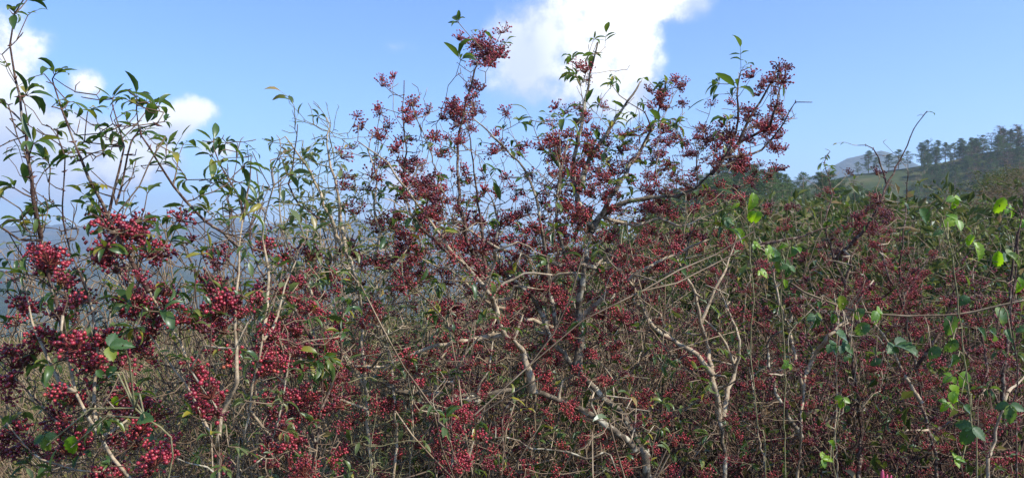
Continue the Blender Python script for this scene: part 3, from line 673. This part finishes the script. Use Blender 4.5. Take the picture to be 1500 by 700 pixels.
TWI = """
0 0 0 0 0 0 0 0 0 0 0 0 0 0 0 0 0 0 0 0 0 0 0 0 0 0 0 0 0 0
0 0 0 0 0 0 0 0 0 0 0 0 0 1 0 0 0 1 0 0 0 0 0 0 0 0 0 0 0 0
0 1 0 1 1 0 0 0 0 0 0 1 2 2 0 0 1 1 1 1 0 1 2 1 0 0 0 0 0 0
1 1 1 2 1 0 0 0 2 4 1 3 4 3 2 2 2 3 3 2 1 2 2 1 0 0 0 0 0 0
1 2 2 2 2 0 1 2 5 6 4 4 5 3 3 4 5 5 4 4 3 3 1 0 1 1 0 0 0 0
2 2 2 2 1 0 2 3 6 6 6 5 5 4 4 5 6 5 5 6 4 3 1 1 1 1 1 0 0 0
2 2 3 2 2 2 4 4 6 6 6 5 5 5 5 6 7 6 6 6 4 3 3 3 3 3 3 2 2 2
2 3 3 4 3 3 4 4 6 6 6 6 6 6 6 7 7 6 7 6 5 5 5 5 4 4 4 3 3 3
2 3 3 4 4 3 4 5 6 6 6 6 6 6 6 6 7 6 6 6 5 5 5 5 5 5 5 4 4 4
2 3 4 4 4 4 5 5 6 6 6 6 6 6 6 6 6 6 6 6 6 6 6 6 5 5 5 5 5 5
2 3 3 4 5 4 5 5 6 6 6 6 6 6 6 6 6 6 6 6 6 6 6 6 6 6 6 6 6 6
1 2 3 4 4 4 4 5 5 6 6 6 6 6 6 6 5 6 6 6 6 6 6 6 6 6 6 6 6 6
1 2 3 3 4 4 4 4 5 6 6 6 6 6 6 6 5 6 6 6 6 6 6 6 6 6 6 6 6 6
1 2 3 3 4 4 4 4 5 5 6 6 6 6 6 6 6 6 6 6 6 6 6 6 6 6 6 6 6 6"""
def grid(t): return [[int(c) for c in l.split()] for l in t.strip().split('\n')]
BER, LEA, TWI = grid(BER), grid(LEA), grid(TWI)
# clusters and tufts that stand out on their own
SPOT_B = [(705,70,1.2),(692,66,1),(716,78,.9),(700,82,.8),(600,165,1),(604,152,.7),(596,176,.8),(658,165,1.1),(664,152,1),(672,176,.9),(650,176,.8),(706,166,.6),(682,130,.5),
          (160,330,1.1),(148,318,.8),(182,338,1),(60,365,1.1),(50,375,1),(72,372,.8),(1285,290,1.1),(1275,305,1.2),(1290,318,1.2),(1270,325,1.1),(1362,376,.9),(1152,302,.8),
          (1120,308,.8),(1126,182,1),(1130,215,1),(1144,222,.7),(1110,245,.8),(1140,195,1),(1100,170,1),(1120,128,1),(972,140,.9),(976,155,.9),(858,165,1),(852,180,.9),(1022,190,.9),(1024,205,.9)]
SPOT_L = [(80,110,'tuft',1.1),(22,20,'tuft',.8),(40,0,'tuft',1),(165,145,'tuft',1.0),(200,142,'tuft',1.2),(215,150,'tuft',1.2),(232,158,'tuft',1.1),(262,228,'pin',1.1),(312,208,'tuft',1.1),
          (310,268,'tuft',1.3),(350,268,'tuft',1.3),(432,190,'pin',1),(870,80,'pin',1),(838,88,'tuft',.9),(845,112,'tuft',1),(893,104,'pin',.9),(672,34,'tuft',.9),(690,45,'pin',.8),
          (1080,130,'tuft',1.1),(1062,138,'pin',1.1),(1086,104,'pin',.8),(1140,100,'pin',.8),(976,122,'tuft',.9),(940,118,'pin',.8),(1216,222,'pin',.9),(1214,250,'pin',1),(1356,165,'pin',.7),
          (735,72,'pin',.6),(760,180,'tuft',1),(1000,208,'tuft',.9),(100,150,'pin',1),(38,140,'tuft',1.1),(20,205,'pin',1.1),(230,250,'pin',1.2)]
def nearest_shrub(x, y, jit):
    best = None
    for s in SH:
        dd = np.hypot(s.PX[:, 0]-x, (s.PX[:, 1]-y)*(1.0)) + np.where(s.PX[:, 1] < y, 8, 0); i = int(dd.argmin()); v = dd[i] + rnd.uniform(0, jit)
        if best is None or v < best[0]: best = (v, s, i)
    return best
T = []
def put(kind, x, y, jit=25, dj=.06, **k):
    v, s, i = nearest_shrub(x, y, jit)
    if v > (60 if y < 300 else 110): return
    g_ = rnd.gauss(0, dj*s.d); g_ = abs(g_)*1.5 if (kind == 't' and rnd.random() < .85) or (kind == 'b' and rnd.random() < .5) else g_
    d = s.P[i].y + g_ + rnd.uniform(-.5, 1)*min(v, 60)/60*.12*s.d
    T.append((v, kind, s, P(x, y, max(.7, d)), k))
for r in range(14):
    for c in range(30):
        def spots(val, f):
            n = val*f; n = int(n) + (rnd.random() < n-int(n)); return [(c*50+rnd.uniform(0, 50), r*50+rnd.uniform(0, 50)) for _ in range(n)]
        far = 1.0 if c < 8 else (1.35 if c < 12 else 1.75)
        for (x, y) in spots(BER[r][c]*(1.45 if BER[r][c] > 4 and c > 9 else 1), (.33 if c < 8 else (.84 if c < 21 and r > 5 else 1.0))*far):
            a, b = rnd.gauss(0, 9), rnd.gauss(0, 7)
            put('b', x, y, size=rnd.uniform(.7, 1.1))
            if c < 9:
                for q in range(rnd.randint(0, 3)): put('b', x+rnd.gauss(0, 9)+q*4, y+rnd.gauss(0, 6)+q*13, 10, .03, size=rnd.uniform(.55, 1.05))
            if rnd.random() < .45: put('b', x+a+6, y+b, size=rnd.uniform(.6, 1))
        for (x, y) in spots(LEA[r][c], (.62 if c < 8 else .70)*far*(1.7 if r > 7 else 1)*(1.7 if c in (6, 7, 8, 9, 10, 11, 12) else 1)): put('l', x, y, form=rnd.choice(['tuft', 'pin', 'pin', 'tuft']), size=rnd.uniform(.5, 1.1))
        for (x, y) in spots(TWI[r][c], (1.5 if 5 < c < 23 else 1.15)*far): put('t', x, y, jit=40, dj=.10)
for (x, y, z) in SPOT_B:
    for _ in range(2): put('b', x+rnd.gauss(0, 4), y+rnd.gauss(0, 4), 0, .01, size=z*.8)
for (x, y, f, z) in SPOT_L: put('l', x, y, 0, .01, form=f, size=z)
B2 = []
for k in range(230):
    x, y = rnd.uniform(380, 1330), rnd.triangular(300, 690, 430); v, s_, i = nearest_shrub(x, y, 20)
    if v > 150: continue
    B2.append((v, s_, P(x, y, s_.P[i].y + rnd.gauss(-.02, .05)*s_.d)))
for k in range(26):
    x, y = rnd.uniform(0, 400), rnd.uniform(380, 690); v, s_, i = nearest_shrub(x, y, 10)
    B2.append((v, s_, P(x, y, s_.P[i].y + rnd.gauss(0, .05)*s_.d)))
B2.sort(key=lambda q: q[0])
for v, s_, t in B2: s_.branch_to(t, rnd.uniform(.0026, .0056)*(.8 if s_.d < 1.4 else 1), rnd.choice(['bark_pale', 'bark_pale', 'bark_pale', 'bark_grey']))
T.sort(key=lambda q: q[0])
for (v, kind, s, t, k) in T:
    if kind == 't':
        s.twig_to(t, spur=.4); continue
    prev = s.twig_to(t, spur=.22)
    if kind == 'b':
        key = s.berry; y = 350-(t.z-EYE)*F/t.y
        if rnd.random() < (.30 if y < 330 else .16): key = 'dark'
        sc = k['size']; me = rnd.choice(BUNCH[key]); s.bt.append((t, key, me, sc, Euler((rnd.uniform(-.9, .9), rnd.uniform(-.9, .9), rnd.uniform(0, 6.28)))))
    else: s.tuft(t, prev, k['form'], k['size'])
for s in SH: s.finish()
print('targets', len(T), 'clusters', sum(len(s.bt) for s in SH))

# ------------------------------------------------------------------ background shrubs and trees: one of each kind, then copies
def grow(mb, fol, ends, p, d, r, L, depth, wig, split, thin=.62):
    n = max(3, int(L/.07)); pts = [p]; rad = [r]; q = p.copy(); dd = d.copy()
    for i in range(n):
        dd = (dd + rv(wig) + Vector((0, 0, .05))).normalized(); q = q + dd*(L/n); pts.append(q.copy()); rad.append(r*(1-.45*(i+1)/n))
    rad = [max(x, .0011) for x in rad]; tube(mb, pts, rad, 5 if r > .004 else 3, 0, cap=False)
    if depth == 0: ends.append((q, dd)); return
    for k in range(split):
        i = rnd.randint(max(1, n//3), n); nd = (dd*.6 + rv(.55) + Vector((0, 0, .25))).normalized()
        grow(mb, fol, ends, pts[i], nd, rad[i]*thin, L*rnd.uniform(.5, .8), depth-1, wig, split, thin)
    ends.append((q, dd))
def simple_leaf(mb, p, d, l, w, mi=0):
    u = perp(d); u = Matrix.Rotation(rnd.uniform(0, 6.3), 3, d) @ u; m_ = p + d*l*.5 + d.cross(u)*l*.12
    mb.add([p, m_+u*w*.5, p+d*l, m_-u*w*.5], [(0, 1, 2, 3)], mi)
def proto_bush(height, stems, split, depth, leafn, leafl, berryn, lm, bm_, spread=.35, br=.0028, r0=.011, wig=.18, ico=None, near=False):
    b, f, e, be = MB(), MB(), [], MB()
    for k in range(stems):
        a = k*2.4+rnd.uniform(-.4, .4); d = Vector((math.cos(a)*spread, math.sin(a)*spread, 1)).normalized()
        grow(b, f, e, Vector((math.cos(a), math.sin(a), 0))*rnd.uniform(.02, .12)*height, d, r0*height*rnd.uniform(.5, 1), height*rnd.uniform(.42, .62), depth, wig, split)
    zs = sorted(v.z for v in b.v); top = zs[int(len(zs)*.97)]; k_ = height/top
    b.v = [Vector((v.x, v.y, v.z*k_ if v.z < top else height + min(.05*height, (v.z-top)*.2))) for v in b.v]
    e = [(Vector((p.x, p.y, p.z*k_ if p.z < top else height + min(.05*height, (p.z-top)*.2))), d) for p, d in e]
    hi = [q for q in e if q[0].z > .12*height]
    for k in range(leafn):
        p, d = rnd.choice(hi); q = p + rv(.028*height); l = leafl*rnd.uniform(.6, 1.25)
        if q.z > 1.03*height: continue
        if near: leaf(f, p, (d+rv(.6)).normalized(), Vector((0, 0, 1))+rv(.4), l, l*rnd.uniform(.3, .48), rnd.uniform(.1, 1.2), rnd.uniform(.2, .9))
        else: simple_leaf(f, q, (d+rv(.7)).normalized(), l, l*rnd.uniform(.35, .55))
    vs0, fs0 = ICO0 if ico is None else ico
    for k in range(berryn):
        p, d = rnd.choice(hi); rc = rnd.uniform(.014, .026)
        for j in range(rnd.randint(9, 16)):
            v = rv().normalized()*rc*rnd.uniform(.5, 1); s_ = br*rnd.uniform(.8, 1.2)
            be.add([p+v+a*s_ for a in vs0], fs0)
    out = [('stems', b.mesh('stems', M[bm_]))]
    if leafn: out.append(('foliage', f.mesh('foliage', M[lm], False)))
    if berryn: out.append(('berry_clusters', be.mesh('berry_clusters', M['berry_back'])))
    return out
def icos0():
    bm = bmesh.new(); bmesh.ops.create_icosphere(bm, subdivisions=1, radius=1.0)
    vs = [Vector(v) for v in [(1,0,0),(-1,0,0),(0,1,0),(0,-1,0),(0,0,1),(0,0,-1)]]; bm.free()
    return vs, [(0,2,4),(2,1,4),(1,3,4),(3,0,4),(2,0,5),(1,2,5),(3,1,5),(0,3,5)]
ICO0 = icos0()
def place(parts, name, label, cat, group, loc, rz, sc, tilt=0.0):
    o = bpy.data.objects.new(name, None); COL.objects.link(o); o.location = loc; o.scale = sc if isinstance(sc, tuple) else (sc, sc, sc)
    o.rotation_euler = (rnd.uniform(-tilt, tilt), rnd.uniform(-tilt, tilt), rz); tag(o, label, cat, group)
    for nm, me in parts:
        c = bpy.data.objects.new(nm, me); COL.objects.link(c); c.parent = o
        if nm == 'berry_clusters': c['kind'] = 'stuff'
    return o
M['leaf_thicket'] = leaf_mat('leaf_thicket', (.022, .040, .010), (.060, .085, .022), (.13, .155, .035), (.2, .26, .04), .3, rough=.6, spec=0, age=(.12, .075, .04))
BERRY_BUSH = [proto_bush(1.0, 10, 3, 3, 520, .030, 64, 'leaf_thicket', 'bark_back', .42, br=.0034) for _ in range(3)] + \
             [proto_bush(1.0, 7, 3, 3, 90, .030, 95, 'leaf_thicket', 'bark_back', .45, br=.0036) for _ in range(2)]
SCREEN = [proto_bush(1.0, 6, 3, 4, 330, .022, 22, 'leaf_pale', 'bark_twig', .32, br=.0026, r0=.0065, wig=.12, near=True) for _ in range(3)]
GREEN_BUSH = [proto_bush(1.0, 9, 3, 3, 2600, .045, 0, 'leaf_hill', 'bark_twig', .5) for _ in range(3)]
PALE_BUSH = [proto_bush(1.0, 9, 3, 3, 1500, .036, 0, 'leaf_pale', 'bark_twig', .5) for _ in range(2)]
M['leaf_dry'] = leaf_mat('leaf_dry', (.09, .065, .035), (.17, .125, .065), (.26, .20, .10), (.3, .22, .08), .3, rough=.7, spec=0)
DRY_BUSH = [proto_bush(1.0, 10, 3, 3, 700, .030, 0, 'leaf_dry', 'bark_twig', .45, r0=.008) for _ in range(2)]
def bush(kind, x, ytop, d, name, label, cat, group, wide=1.0):
    px = P(x, 350, d); gz = ground_z(px.x, d); h = max(.35, yz(ytop, d)-gz)
    w = min(h, 2.6)*wide if h < 3 else h*wide*.8
    return place(rnd.choice(kind), name, label, cat, group, (px.x, d, gz-.03), rnd.uniform(0, 6.28), (w, w, h), .06)
# the thicket straight behind the front shrubs
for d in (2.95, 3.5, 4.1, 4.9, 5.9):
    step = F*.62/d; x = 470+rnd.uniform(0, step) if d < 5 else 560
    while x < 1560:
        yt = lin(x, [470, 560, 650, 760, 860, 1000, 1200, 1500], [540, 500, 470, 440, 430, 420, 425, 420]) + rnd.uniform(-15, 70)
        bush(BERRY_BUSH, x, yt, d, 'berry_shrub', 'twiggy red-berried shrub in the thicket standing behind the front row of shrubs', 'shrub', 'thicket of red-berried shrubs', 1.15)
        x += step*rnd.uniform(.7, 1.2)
for (x, yt, d) in [(60,350,2.6),(150,330,2.7),(250,370,2.8),(350,350,2.8),(410,330,2.6),(470,290,2.7),(545,300,3.1),(610,320,2.8),(680,330,3.3),(745,330,3.0),(800,320,3.4),(430,360,3.2),(590,380,3.6)]:
    bush(SCREEN, x, yt, d, 'screen_shrub', 'fine-twigged pale shrub screening the hazy valley behind the middle shrubs', 'shrub', 'fine-twigged shrubs screening the valley', .9)
for d in (7.0, 8.5, 10.5, 13.0, 16.5):
    step = F*.95/d; x = 700+rnd.uniform(0, step)
    while x < 1600:
        yt = lin(x, [700, 800, 880, 960, 1100, 1200, 1320, 1420, 1600], [430, 395, 352, 330, 318, 322, 318, 318, 300]) + rnd.uniform(-22, 60)
        k = rnd.random()
        if k < .5: bush(GREEN_BUSH, x, yt, d, 'leafy_bush', 'bushy green shrub in the scrub between the thicket and the wooded hill', 'bush', 'green bushes below the hill', 1.1)
        elif k < .75: bush(PALE_BUSH, x, yt, d, 'leafy_bush', 'pale olive small-leaved bush in the scrub below the wooded hill', 'bush', 'pale olive bushes below the hill', 1.1)
        else: bush(DRY_BUSH, x, yt, d, 'dry_bush', 'dry brown twiggy bush in the scrub below the wooded hill', 'bush', 'dry brown bushes below the hill', 1.1)
        x += step*rnd.uniform(.6, 1.1)
# a few low plants on the meadow at the left
for (x, yt, d) in [(150,540,6.5),(330,500,9),(400,490,7),(455,470,8.5),(500,500,5.5),(110,478,13),(300,460,16),(440,450,12),(560,460,9),(620,450,8),(680,435,10)]:
    bush(GREEN_BUSH if x % 4 else PALE_BUSH, x, yt, d, 'meadow_bush', 'low green bush on the grassy ledge above the valley', 'bush', 'low bushes on the grassy ledge', 1.2)
# dry brush on the bank at the right, and the green tree in it
for d in (20, 25, 31, 38, 46, 55, 64):
    step = F*1.7/d; x = 1270+rnd.uniform(0, step)
    while x < 1640:
        px = P(x, 350, d); gz = ground_z(px.x, d); gy_ = 350-(gz-EYE)*F/d
        bush(DRY_BUSH if rnd.random() < .68 else GREEN_BUSH, x, gy_-F*rnd.uniform(1.3, 2.6)/d, d, 'brush_bush', 'tan brushwood bush on the dry bank at the right', 'bush', 'brushwood on the dry bank', 1.5)
        x += step*rnd.uniform(.7, 1.2)
for d in (24, 34, 48, 66, 88):
    step = F*2.2/d; x = 900+rnd.uniform(0, step)
    while x < 1290:
        px = P(x, 350, d); gz = ground_z(px.x, d); gy_ = 350-(gz-EYE)*F/d
        bush(GREEN_BUSH if rnd.random() < .6 else DRY_BUSH, x, gy_-F*rnd.uniform(1.2, 2.8)/d, d, 'slope_bush', 'olive bush on the open slope under the pine wood', 'bush', 'olive bushes on the open slope', 1.5)
        x += step*rnd.uniform(.7, 1.2)

def needle_mat(name, a, b, c):
    return leaf_mat(name, a, b, c, b, .12, rough=.6, scale=2.0, spec=0)
M['pine'] = needle_mat('pine', (.045, .10, .038), (.10, .17, .058), (.17, .22, .080))
M['pine_dark'] = needle_mat('pine_dark', (.034, .078, .036), (.075, .13, .052), (.125, .17, .064))
M['broad'] = needle_mat('broad', (.05, .09, .02), (.09, .15, .03), (.15, .22, .045))
M['bare'] = needle_mat('bare', (.06, .04, .035), (.10, .07, .055), (.15, .11, .085))
def proto_tree(kind, mat, lo=.28):
    t, c = MB(), MB(); H = 1.0
    lean = rv(.03); line = [Vector((lean.x*z*z, lean.y*z*z, z)) for z in np.linspace(0, .97, 9)]
    tube(t, line, [.020*(1-.85*i/8)+.002 for i in range(9)], 6, 0, .08)
    nw = 15 if kind == 'pine' else 12
    for w in range(nw):
        z = lo + (1-lo)*(w/(nw-1))**.95*.97; u = (z-lo)/(1-lo)
        if kind == 'pine': rad = (.30*(1-u)**.75 + .04)*(.55+.45*min(1, u*4+.3))
        elif kind == 'round': rad = .30*math.sqrt(max(.05, 1-(2*u-.85)**2*.8))
        else: rad = .34*math.sqrt(max(.05, 1-(1.8*u-.9)**2))
        for k in range(rnd.randint(4, 6)):
            if rnd.random() < .14: continue
            a = rnd.uniform(0, 6.28); rr = rad*rnd.uniform(.55, 1.15)
            base = Vector((lean.x*z*z, lean.y*z*z, z)); tip = base + Vector((math.cos(a)*rr, math.sin(a)*rr, rr*rnd.uniform(-.1, .45)))
            tube(t, [base, base.lerp(tip, .5)+Vector((0, 0, -.01)), tip], [.006, .004, .0015], 3, 0, cap=False)
            for q in range(5):
                ctr = base.lerp(tip, rnd.uniform(.45, 1.08)) + rv(.016); cr = rnd.uniform(.025, .05)
                for j in range(15 if kind != 'bare' else 6):
                    v = rv().normalized(); v.z = abs(v.z)*.8 if rnd.random() < .6 else v.z*.5
                    p = ctr + v*cr*rnd.uniform(.2, 1)
                    if kind == 'bare': tube(c, [ctr, ctr+v*cr*1.5], [.0022, .0008], 3, 0, cap=False)
                    else: simple_leaf(c, p, (v+rv(.4)).normalized(), rnd.uniform(.020, .034), rnd.uniform(.007, .013))
    return [('trunk', t.mesh('trunk', M['bark_twig'])), ('crown', c.mesh('crown', M[mat], False))]
PINES = [proto_tree('pine', 'pine', .14), proto_tree('pine', 'pine_dark', .2), proto_tree('round', 'pine', .2), proto_tree('round', 'pine_dark', .3), proto_tree('pine', 'pine', .25)]
BROAD = [proto_tree('wide', 'broad', .25)]
BARE = [proto_tree('bare', 'bare', .2) for _ in range(2)]
def tree(protos, x, r, h, name, label, group, cat='tree', wide=1.0):
    az = math.atan((x-750)/F); X, Y = r*math.sin(az), r*math.cos(az); w = h*wide
    return place(rnd.choice(protos), name, label, cat, group, (X, Y, ground_z(X, Y)-.1), rnd.uniform(0, 6.28), (w, w, h), .04)
# near wooded ridge
for k in range(140):
    r = 184 - 75*rnd.random()**1.35; x = rnd.uniform(870, 1290)
    if x > 1255 and r > 165: r -= 30
    tree(PINES, x, r, rnd.uniform(4.2, 7.4), 'pine_tree', 'pine in the wood that covers the near hill', 'pines of the near wooded hill', wide=rnd.uniform(.85, 1.2))
# far ridge, right of the field
for k in range(160):
    x = 1332 + 182*rnd.random(); r = 390 - 165*rnd.random()**1.3
    if x < 1352 and r > 330: continue
    tree(PINES, x, r, rnd.uniform(6, 8.5), 'pine_tree', 'blue-green pine on the far wooded ridge at the right', 'pines of the far ridge', wide=rnd.uniform(1.0, 1.4))
for k in range(60):
    az_ = math.atan((rnd.uniform(1225, 1400)-750)/F); r_ = rnd.uniform(265, 370); X_, Y_ = r_*math.sin(az_), r_*math.cos(az_)
    place(rnd.choice(DRY_BUSH if k % 3 else GREEN_BUSH), 'field_bush', 'small brown scrub bush on the dry field under the mountain', 'bush', 'scrub on the dry field', (X_, Y_, ground_z(X_, Y_)-.1), 0, rnd.uniform(1.2, 3.6))
for k in range(26):
    tree(BARE, rnd.uniform(1425, 1560), rnd.uniform(250, 385), rnd.uniform(7, 10), 'bare_tree', 'leafless purplish-brown tree on the ridge at the right edge', 'bare trees on the ridge', wide=1.2)
for k in range(40):
    tree(PINES, rnd.uniform(1245, 1420), rnd.uniform(150, 235), rnd.uniform(5, 8), 'pine_tree', 'dark pine in the gully below the dry field', 'pines in the gully', wide=1.1)
FT = ['shortest pine on the dry field skyline, at its left end', 'tall round pine on the dry field skyline left of the mountain peak', 'small pine between two taller ones on the dry field skyline',
      'wide low pine on the dry field skyline in front of the mountain', 'round pine in the middle of the dry field skyline', 'pine on the dry field skyline where the mountain side comes down',
      'left one of three close tall pines at the right end of the field skyline', 'tallest pine, middle of three close ones at the right end of the field skyline', 'right one of three close tall pines at the right end of the field skyline']
for i, (x, r, h, w) in enumerate([(1257,378,5.5,1.0),(1272,381,9.5,1.2),(1284,380,6,1.3),(1302,378,7,1.3),(1316,380,8,1.3),(1330,381,7,1.1),(1350,384,10,1.0),(1359,386,11,1.0),(1371,384,10,1.1)]):
    tree(PINES, x, r, h, 'pine_tree', FT[i], 'pines along the field top', wide=w)
tree(BROAD, 1450, 68, 3.4, 'leafy_tree', 'bright green broad-leaved little tree on the dry bank below the bare trees', None, wide=1.3)

# ------------------------------------------------------------------ grass on the ledge
def build_grass():
    mb = MB()
    for k in range(26000):
        d = 2.2 + 22*rnd.random()**1.4; x = rnd.uniform(-250, 900 if d > 6 else 1500); X = (x-750)/F*d; z = ground_z(X, d)
        if k % 3 == 0: cx, cy = X, d
        else: X = cx + rnd.gauss(0, .05); d = cy + rnd.gauss(0, .05); z = ground_z(X, d)
        h = rnd.uniform(.06, .24); b = Vector((X, d, z-.01)); a = rnd.uniform(0, 6.28); u = Vector((math.cos(a), math.sin(a), 0))*.0035*(1+d*.12)
        t = b + Vector((rnd.gauss(0, .3)*h, rnd.gauss(0, .3)*h, h)); m_ = b.lerp(t, .5) + Vector((0, 0, h*.12))
        mb.add([b-u, b+u, m_+u*.7, m_-u*.7, t], [(0, 1, 2, 3), (3, 2, 4)])
    tag(mb.build('grass', M['grass'], smooth=False), 'yellow-green tufted grass on the ledge behind the shrubs', 'grass', kind='stuff')
M['grass'] = leaf_mat('grass', (.045, .062, .016), (.11, .12, .034), (.20, .18, .075), (.3, .34, .06), .35, rough=.6, scale=1.2, spec=0)
build_grass()

# ------------------------------------------------------------------ brambles climbing through the right side
def bramble(label, pts, d, leaves, mat='leaf_bramble', r=1.6, cmat='bark_twig'):
    base = P(pts[0][0], pts[0][1], d[0]); root = tag(empty('bramble_vine', (base.x, base.y, ground_z(base.x, base.y))), label, 'vine', 'brambles climbing at the right')
    n = len(pts); q = [P(x, y, d[0]+(d[1]-d[0])*i/(n-1)) for i, (x, y) in enumerate(pts)]
    if pts[0][1] >= 690: q = [Vector((base.x, base.y+.05, ground_z(base.x, base.y)))] + q
    ln = smooth_line(q, .03); ln = [p+rv(.0012) for p in ln]; k = len(ln); cb = MB(); fb = MB()
    dm = (d[0]+d[1])/2; tube(cb, ln, [r*dm/F*(1-.4*i/k) for i in range(k)], 6, 0)
    for (x, y, s, mt) in leaves:
        t = P(x, y, dm + rnd.uniform(-.10, .04)); i = min(range(k), key=lambda j: (ln[j]-t).length); a = ln[i]
        mid = a.lerp(t, .5)+Vector((0, 0, .02)); tube(cb, [a, mid, t], [.0013, .0011, .0009], 4, 0, cap=False)
        ax = (t-a); ax = ax.normalized() if ax.length > .01 else rv().normalized()
        L = s*dm/F; k3 = rnd.choice([1, 1, 3]); e = perp(ax); mi = {'g': 0, 'y': 1}[mt]
        up = Vector((rnd.uniform(-.4, .4), -.75, .65)).normalized()
        dv = (Vector((rnd.uniform(-.8, .8), rnd.uniform(-.3, .1), rnd.uniform(-.9, .1)))).normalized()
        st = t - dv*L*.45
        L *= rnd.uniform(.62, .9); broad_leaf(fb, st, dv, up, L, L*rnd.uniform(.55, .72), rnd.uniform(.3, 1.0), rnd.uniform(.15, .65), mi)
        if k3 == 3:
            sd_ = dv.cross(up).normalized()
            for sg in (1, -1): broad_leaf(fb, st, (dv*.3+sd_*sg).normalized(), up+rv(.15), L*.72, L*.5, rnd.uniform(.1, .5), .2, mi)
    cb.build('cane', M[cmat], root); fb.build('foliage', [M['leaf_bramble'], M['leaf_backlit']], root)
bramble('long thin bramble cane arching level across the right side with green leaves hanging under it', [(1158,414),(1180,428),(1210,442),(1250,455),(1290,461),(1330,463),(1380,461),(1430,456),(1470,447),(1515,436)], (1.9, 1.75),
        [(1202,448,20,'g'),(1235,446,34,'g'),(1195,478,36,'g'),(1222,470,26,'g'),(1255,462,34,'g'),(1240,490,34,'g'),(1262,482,30,'g'),(1292,468,32,'y'),(1225,512,26,'g'),(1246,512,28,'g'),
         (1328,502,44,'g'),(1365,520,34,'g'),(1392,478,48,'g'),(1410,440,30,'g'),(1445,492,40,'g'),(1470,460,36,'g'),(1400,505,26,'y'),(1482,495,34,'g'),(1282,530,22,'g'),(1245,530,20,'g'),(1460,490,34,'g')], r=1.9)
bramble('bramble with lime-green backlit leaves hanging over the wooded hill', [(1122,702),(1110,620),(1100,520),(1104,440),(1100,380),(1096,330),(1092,296),(1078,278),(1060,268)], (2.0, 1.95),
        [(1103,296,34,'y'),(1076,302,20,'y'),(1106,320,30,'y'),(1086,345,32,'y'),(1072,325,20,'g'),(1100,318,24,'y'),(1122,402,20,'y'),(1112,360,16,'y')], r=1.3, cmat='bark_green')
bramble('bramble tuft of dark and lime leaves left of the arching cane', [(1150,702),(1148,620),(1150,540),(1146,470),(1144,420),(1150,385),(1158,360)], (2.1, 2.0),
        [(1142,378,34,'g'),(1158,372,28,'g'),(1140,392,30,'g'),(1154,402,26,'g'),(1168,362,20,'y'),(1152,418,22,'y'),(1132,370,20,'y'),(1147,360,20,'y'),(1150,536,16,'y')], r=1.3, cmat='bark_green')
bramble('leafy bramble beside the right edge with broad leaves lit yellow-green', [(1430,702),(1424,640),(1420,580),(1412,520),(1404,460),(1398,400),(1388,350),(1380,315),(1372,310)], (1.75, 1.7),
        [(1356,316,30,'g'),(1388,326,40,'y'),(1402,302,30,'y'),(1372,340,28,'g'),(1436,366,34,'y'),(1420,352,22,'y'),(1462,384,38,'y'),(1400,536,40,'g'),(1412,560,42,'y'),(1408,580,34,'y'),(1386,556,26,'y'),
         (1416,640,36,'g'),(1424,600,28,'g'),(1392,510,34,'g'),(1410,672,22,'y'),(1384,596,20,'y')], r=1.5, cmat='bark_green')
bramble('dark-stemmed bramble rising at the very right edge with one bright yellow-green leaf', [(1490,702),(1484,620),(1490,540),(1480,460),(1488,400),(1492,350),(1496,316),(1484,308),(1470,302)], (1.6, 1.6),
        [(1464,303,34,'y'),(1484,312,22,'y'),(1492,380,36,'g'),(1496,420,34,'y'),(1500,480,34,'g'),(1480,610,38,'g'),(1496,330,20,'y')], r=1.7, cmat='bark_dark')
bramble('green bramble shoot low at the right with lime leaves near the bottom edge', [(1226,702),(1222,680),(1220,650),(1228,610),(1232,590)], (2.1, 2.1),
        [(1222,654,28,'y'),(1232,592,22,'y'),(1216,672,24,'y'),(1240,600,16,'g')], r=1.2, cmat='bark_green')
# near leaves and a green stem at the lower left
bramble('smooth green stem with broad glossy leaves low in the left shrubs', [(246,702),(252,670),(250,640),(236,622),(214,610),(196,596)], (.95, .9),
        [(180,505,38,'g'),(150,550,28,'g'),(168,590,26,'y'),(104,655,40,'y'),(68,652,30,'g'),(212,612,34,'g'),(160,545,26,'g')], r=2.2, cmat='bark_green')

# ------------------------------------------------------------------ small things at the bottom edge
def pink_flower():
    M['pink'] = leaf_mat('pink', (.42, .03, .09), (.55, .05, .13), (.62, .12, .2), (.6, .1, .2), .3, rough=.4, spec=.2)
    b = P(1296, 705, 1.3); g = ground_z(b.x, b.y); root = tag(empty('pink_flower', (b.x, b.y, g)), 'hot-pink pointed bud poking up at the bottom edge', 'flower')
    st = MB(); tube(st, smooth_line([Vector((b.x+.03, b.y, g)), Vector((b.x, b.y+.02, g+.5)), b+Vector((0, 0, -.01))], .05), [.003]*40, 6) if False else None
    ln = smooth_line([Vector((b.x+.03, b.y, g)), Vector((b.x, b.y+.02, (g+b.z)/2)), b+Vector((0, 0, -.008))], .05); tube(st, ln, [.0028]*len(ln), 6); st.build('stem', M['bark_green'], root)
    pt = MB()
    for (x, y, x1, y1, w) in [(1292,706,1293,687,6),(1302,708,1306,695,5),(1297,708,1300,694,5)]:
        a, c = P(x, y, 1.3), P(x1, y1, 1.3); d = c-a; w = w*1.3/F*.5
        tube(pt, [a, a+d*.3, a+d*.65, a+d*.9, c], [w*.7, w, w*.85, w*.45, w*.1], 9)
    pt.build('petals', M['pink'], root)
pink_flower()
def dry_leaf(x, y, d, L, label):
    mb = MB(); p = P(x, y, d); leaf(mb, p, Vector((1, -.1, -.35)), Vector((.1, -.6, .8)), L, L*.4, .9, .7, 0, .02)
    tag(mb.build('dried_leaf', M['leaf_dry']), label, 'leaf')
dry_leaf(1236, 688, 1.8, .065, 'curled tan dead leaf caught in twigs beside the pink bud')
